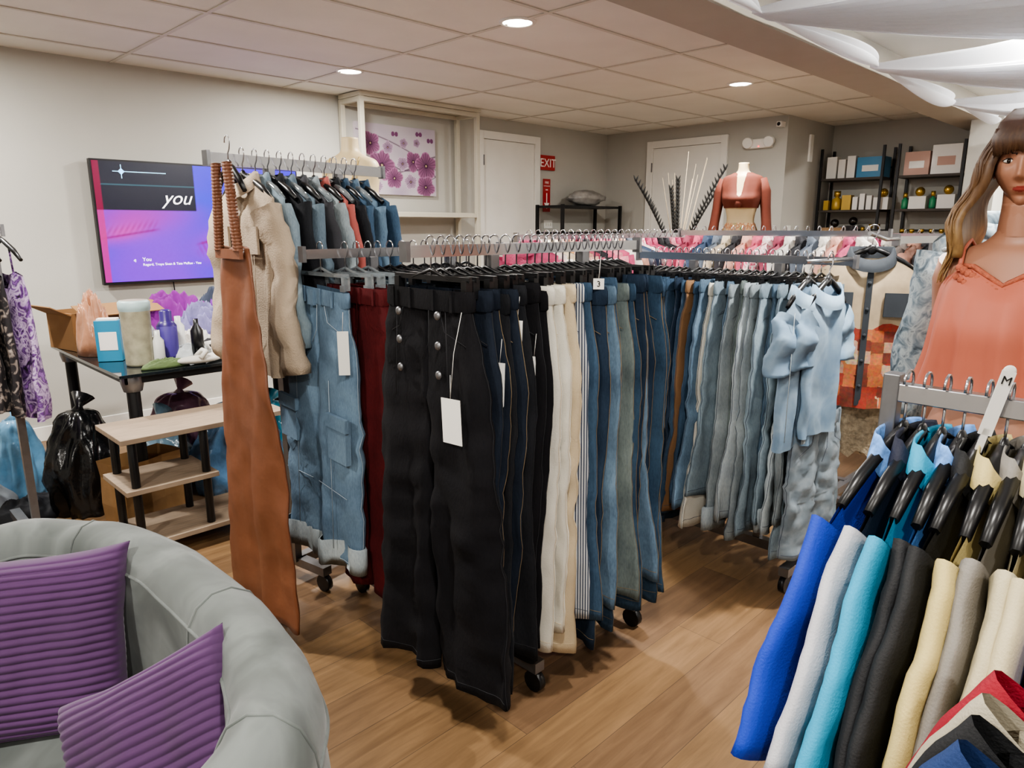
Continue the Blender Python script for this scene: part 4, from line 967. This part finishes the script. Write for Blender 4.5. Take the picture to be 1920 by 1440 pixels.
def form(name,M,top,sk,rust=True,base=0.0):
    b=MB()
    torso=smoothprof([(1.83,.04,.04,0),(1.77,.045,.045,0),(1.745,.08,.055,0),(1.72,.14,.07,0),(1.67,.16,.085,0),(1.6,.15,.1,-.01),(1.54,.142,.12,-.02),(1.46,.12,.1,0),(1.37,.108,.085,0),(1.27,.14,.1,0),(1.19,.16,.11,0),(1.1,.155,.11,0)])
    body_rings(b,torso,0); b.tube([(0,0,1.1),(0,0,.03-base)],.015,10,3); b.lathe((0,0,-base),[(.17,0),(.17,.015),(.02,.03)],24,3)
    if rust:
        tp=[p for p in torso if 1.47<p[0]<1.755]; rs=[]
        for z,hw,hd,oy in tp:
            ring=[]
            for j in range(48):
                a=2*PI*j/48; x=(hw+.010)*sp(math.cos(a),.9); f_=math.sin(a)<0
                dz=0
                if f_: dz=-max(0,.13-abs(x)*3.4)*max(0,min(1,(z-1.56)/.17))
                ring.append((x,oy+(hd+.010)*sp(math.sin(a),.9)+.003*math.sin(j*1.3),z+dz))
            rs.append(ring)
        b.loft(rs,1)
        b.ell((0,-.13,1.51),(.03,.02,.035),1,12,8,amp=.2)
        for s_ in(-1,1):
            b.tube([(s_*.140,0,1.70),(s_*.175,.0,1.6),(s_*.19,.0,1.48),(s_*.205,-.01,1.36),(s_*.215,-.02,1.25),(s_*.22,-.02,1.2)],[.045,.048,.040,.038,.046,.052],14,1)
        sp2=[(1.36,.115,.09),(1.3,.14,.1),(1.2,.17,.12),(1.05,.18,.125),(.8,.2,.14)]
        b.loft([[(hw*math.cos(2*PI*j/40),hd*math.sin(2*PI*j/40)+.005*math.sin(j*2),z) for j in range(40)] for z,hw,hd in sp2],2)
    else:
        for s_ in(-1,1):
            b.ell((s_*.075,-.085,1.56),(.07,.06,.06),1,16,10); b.tube([(s_*.08,-.12,1.61),(s_*.085,-.05,1.73),(s_*.08,.05,1.73)],.005,6,1)
    return b.build(name,[m_form,top,sk,m_steel],M)
form('headless_mannequin',TR(5.5,2.86,.07,-R90+.3),mat('rust_jersey','#5a2412',.85,var=.08,bump=.1,bs=40),rampmat('print_skirt',['#6f7a4a','#c9b08a','#b0704a','#d8c8a8'],25),True,.07)
form('dress_form',TR(2.03,3.17,-.0,-R90+.4),mat('lace_ivory','#a8905f',.8,var=.2,vs=50,bump=.5,bs=80),m_form,False,-.0)
# ---------------------------------------------------------------- ceiling drapes
def chiffon():
    m,nt,b=newmat('white_chiffon'); N=nt.nodes; K=nt.links
    b.inputs['Base Color'].default_value=(.84,.86,.90,1); b.inputs['Roughness'].default_value=.8
    tr=N.new('ShaderNodeBsdfTranslucent'); tr.inputs[0].default_value=(.88,.91,.96,1)
    tc=N.new('ShaderNodeTexCoord'); n=N.new('ShaderNodeTexNoise'); n.inputs['Scale'].default_value=3; K.new(tc.outputs['Object'],n.inputs[0])
    mr=N.new('ShaderNodeMapRange'); mr.inputs['To Min'].default_value=.3; mr.inputs['To Max'].default_value=.5; K.new(n.outputs['Fac'],mr.inputs[0])
    mx=N.new('ShaderNodeMixShader'); K.new(mr.outputs[0],mx.inputs[0]); K.new(b.outputs[0],mx.inputs[1]); K.new(tr.outputs[0],mx.inputs[2])
    K.new(mx.outputs[0],N['Material Output'].inputs[0]); return m
m_dr=chiffon()
dr=bpy.data.objects.new('ceiling_drapery',None); S.collection.objects.link(dr)
def fan(G,xa,xb,ye,sag,seed,folds=11,z1=2.34):
    b=MB(); G=Vector(G)
    def f(u,v):
        E=Vector((lerp(xa,xb,v),ye,z1)); S0=G+Vector(((v-.5)*.16,0,0))
        p=S0.lerp(E,u)
        amp=.012+.07*math.sin(PI*min(1,u*1.05))**.8
        ph=v*folds*2*PI+seed+.5*math.sin(u*3+seed)
        p.z+=-sag*4*u*(1-u)+amp*(1-abs(math.sin(ph/2))*2+.0)*.8+.012*math.sin(v*67+seed+u*2)*u
        p.x+=.03*math.sin(ph)*u
        p.z=min(p.z,2.435); return p
    b.grid(f,44,220); b.build('swag',m_dr,parent=dr)
fan((1.75,1.60,2.31),.9,3.6,-1.3,.07,1,z1=2.33); fan((3.13,1.60,2.30),2.0,5.6,-1.2,.09,2,13); fan((4.55,1.60,2.29),3.6,7.4,-.9,.10,3,13); fan((6.1,1.60,2.28),5.2,8.1,-.3,.11,5,10)
def val(xa,xb,drop,seed):
    b=MB()
    def f(u,v):
        x=lerp(xa,xb,u); s_=math.sin(PI*u)
        k=v; z=2.31-(.02+drop*s_)*k+.010*math.sin(v*22+seed+u*1.5)*s_; y=1.62-.12*math.sin(k*PI)*s_-.05*k+.018*math.sin(v*18+seed)*s_-.10*k*s_
        return (x,y,z)
    b.grid(f,40,50); b.build('valance',m_dr,parent=dr)
val(1.75,3.13,.05,1); val(3.13,4.55,.07,2); val(4.55,6.1,.13,3); val(6.1,7.3,.12,4)
# ---------------------------------------------------------------- camera & world
cam=bpy.data.cameras.new('camera'); co=bpy.data.objects.new('camera',cam); S.collection.objects.link(co)
co.location=(0,0,1.4); co.rotation_euler=(math.radians(90-12.6),0,math.radians(-45)); cam.sensor_width=36; cam.lens=24.75; cam.clip_start=.02
S.camera=co
w=bpy.data.worlds.new('world'); S.world=w; w.use_nodes=True; w.node_tree.nodes['Background'].inputs[0].default_value=(.8,.8,.85,1); w.node_tree.nodes['Background'].inputs[1].default_value=.3
S.view_settings.view_transform='AgX'
try: S.view_settings.look='AgX - Medium High Contrast'
except Exception as e: print(e)
S.view_settings.exposure=.6
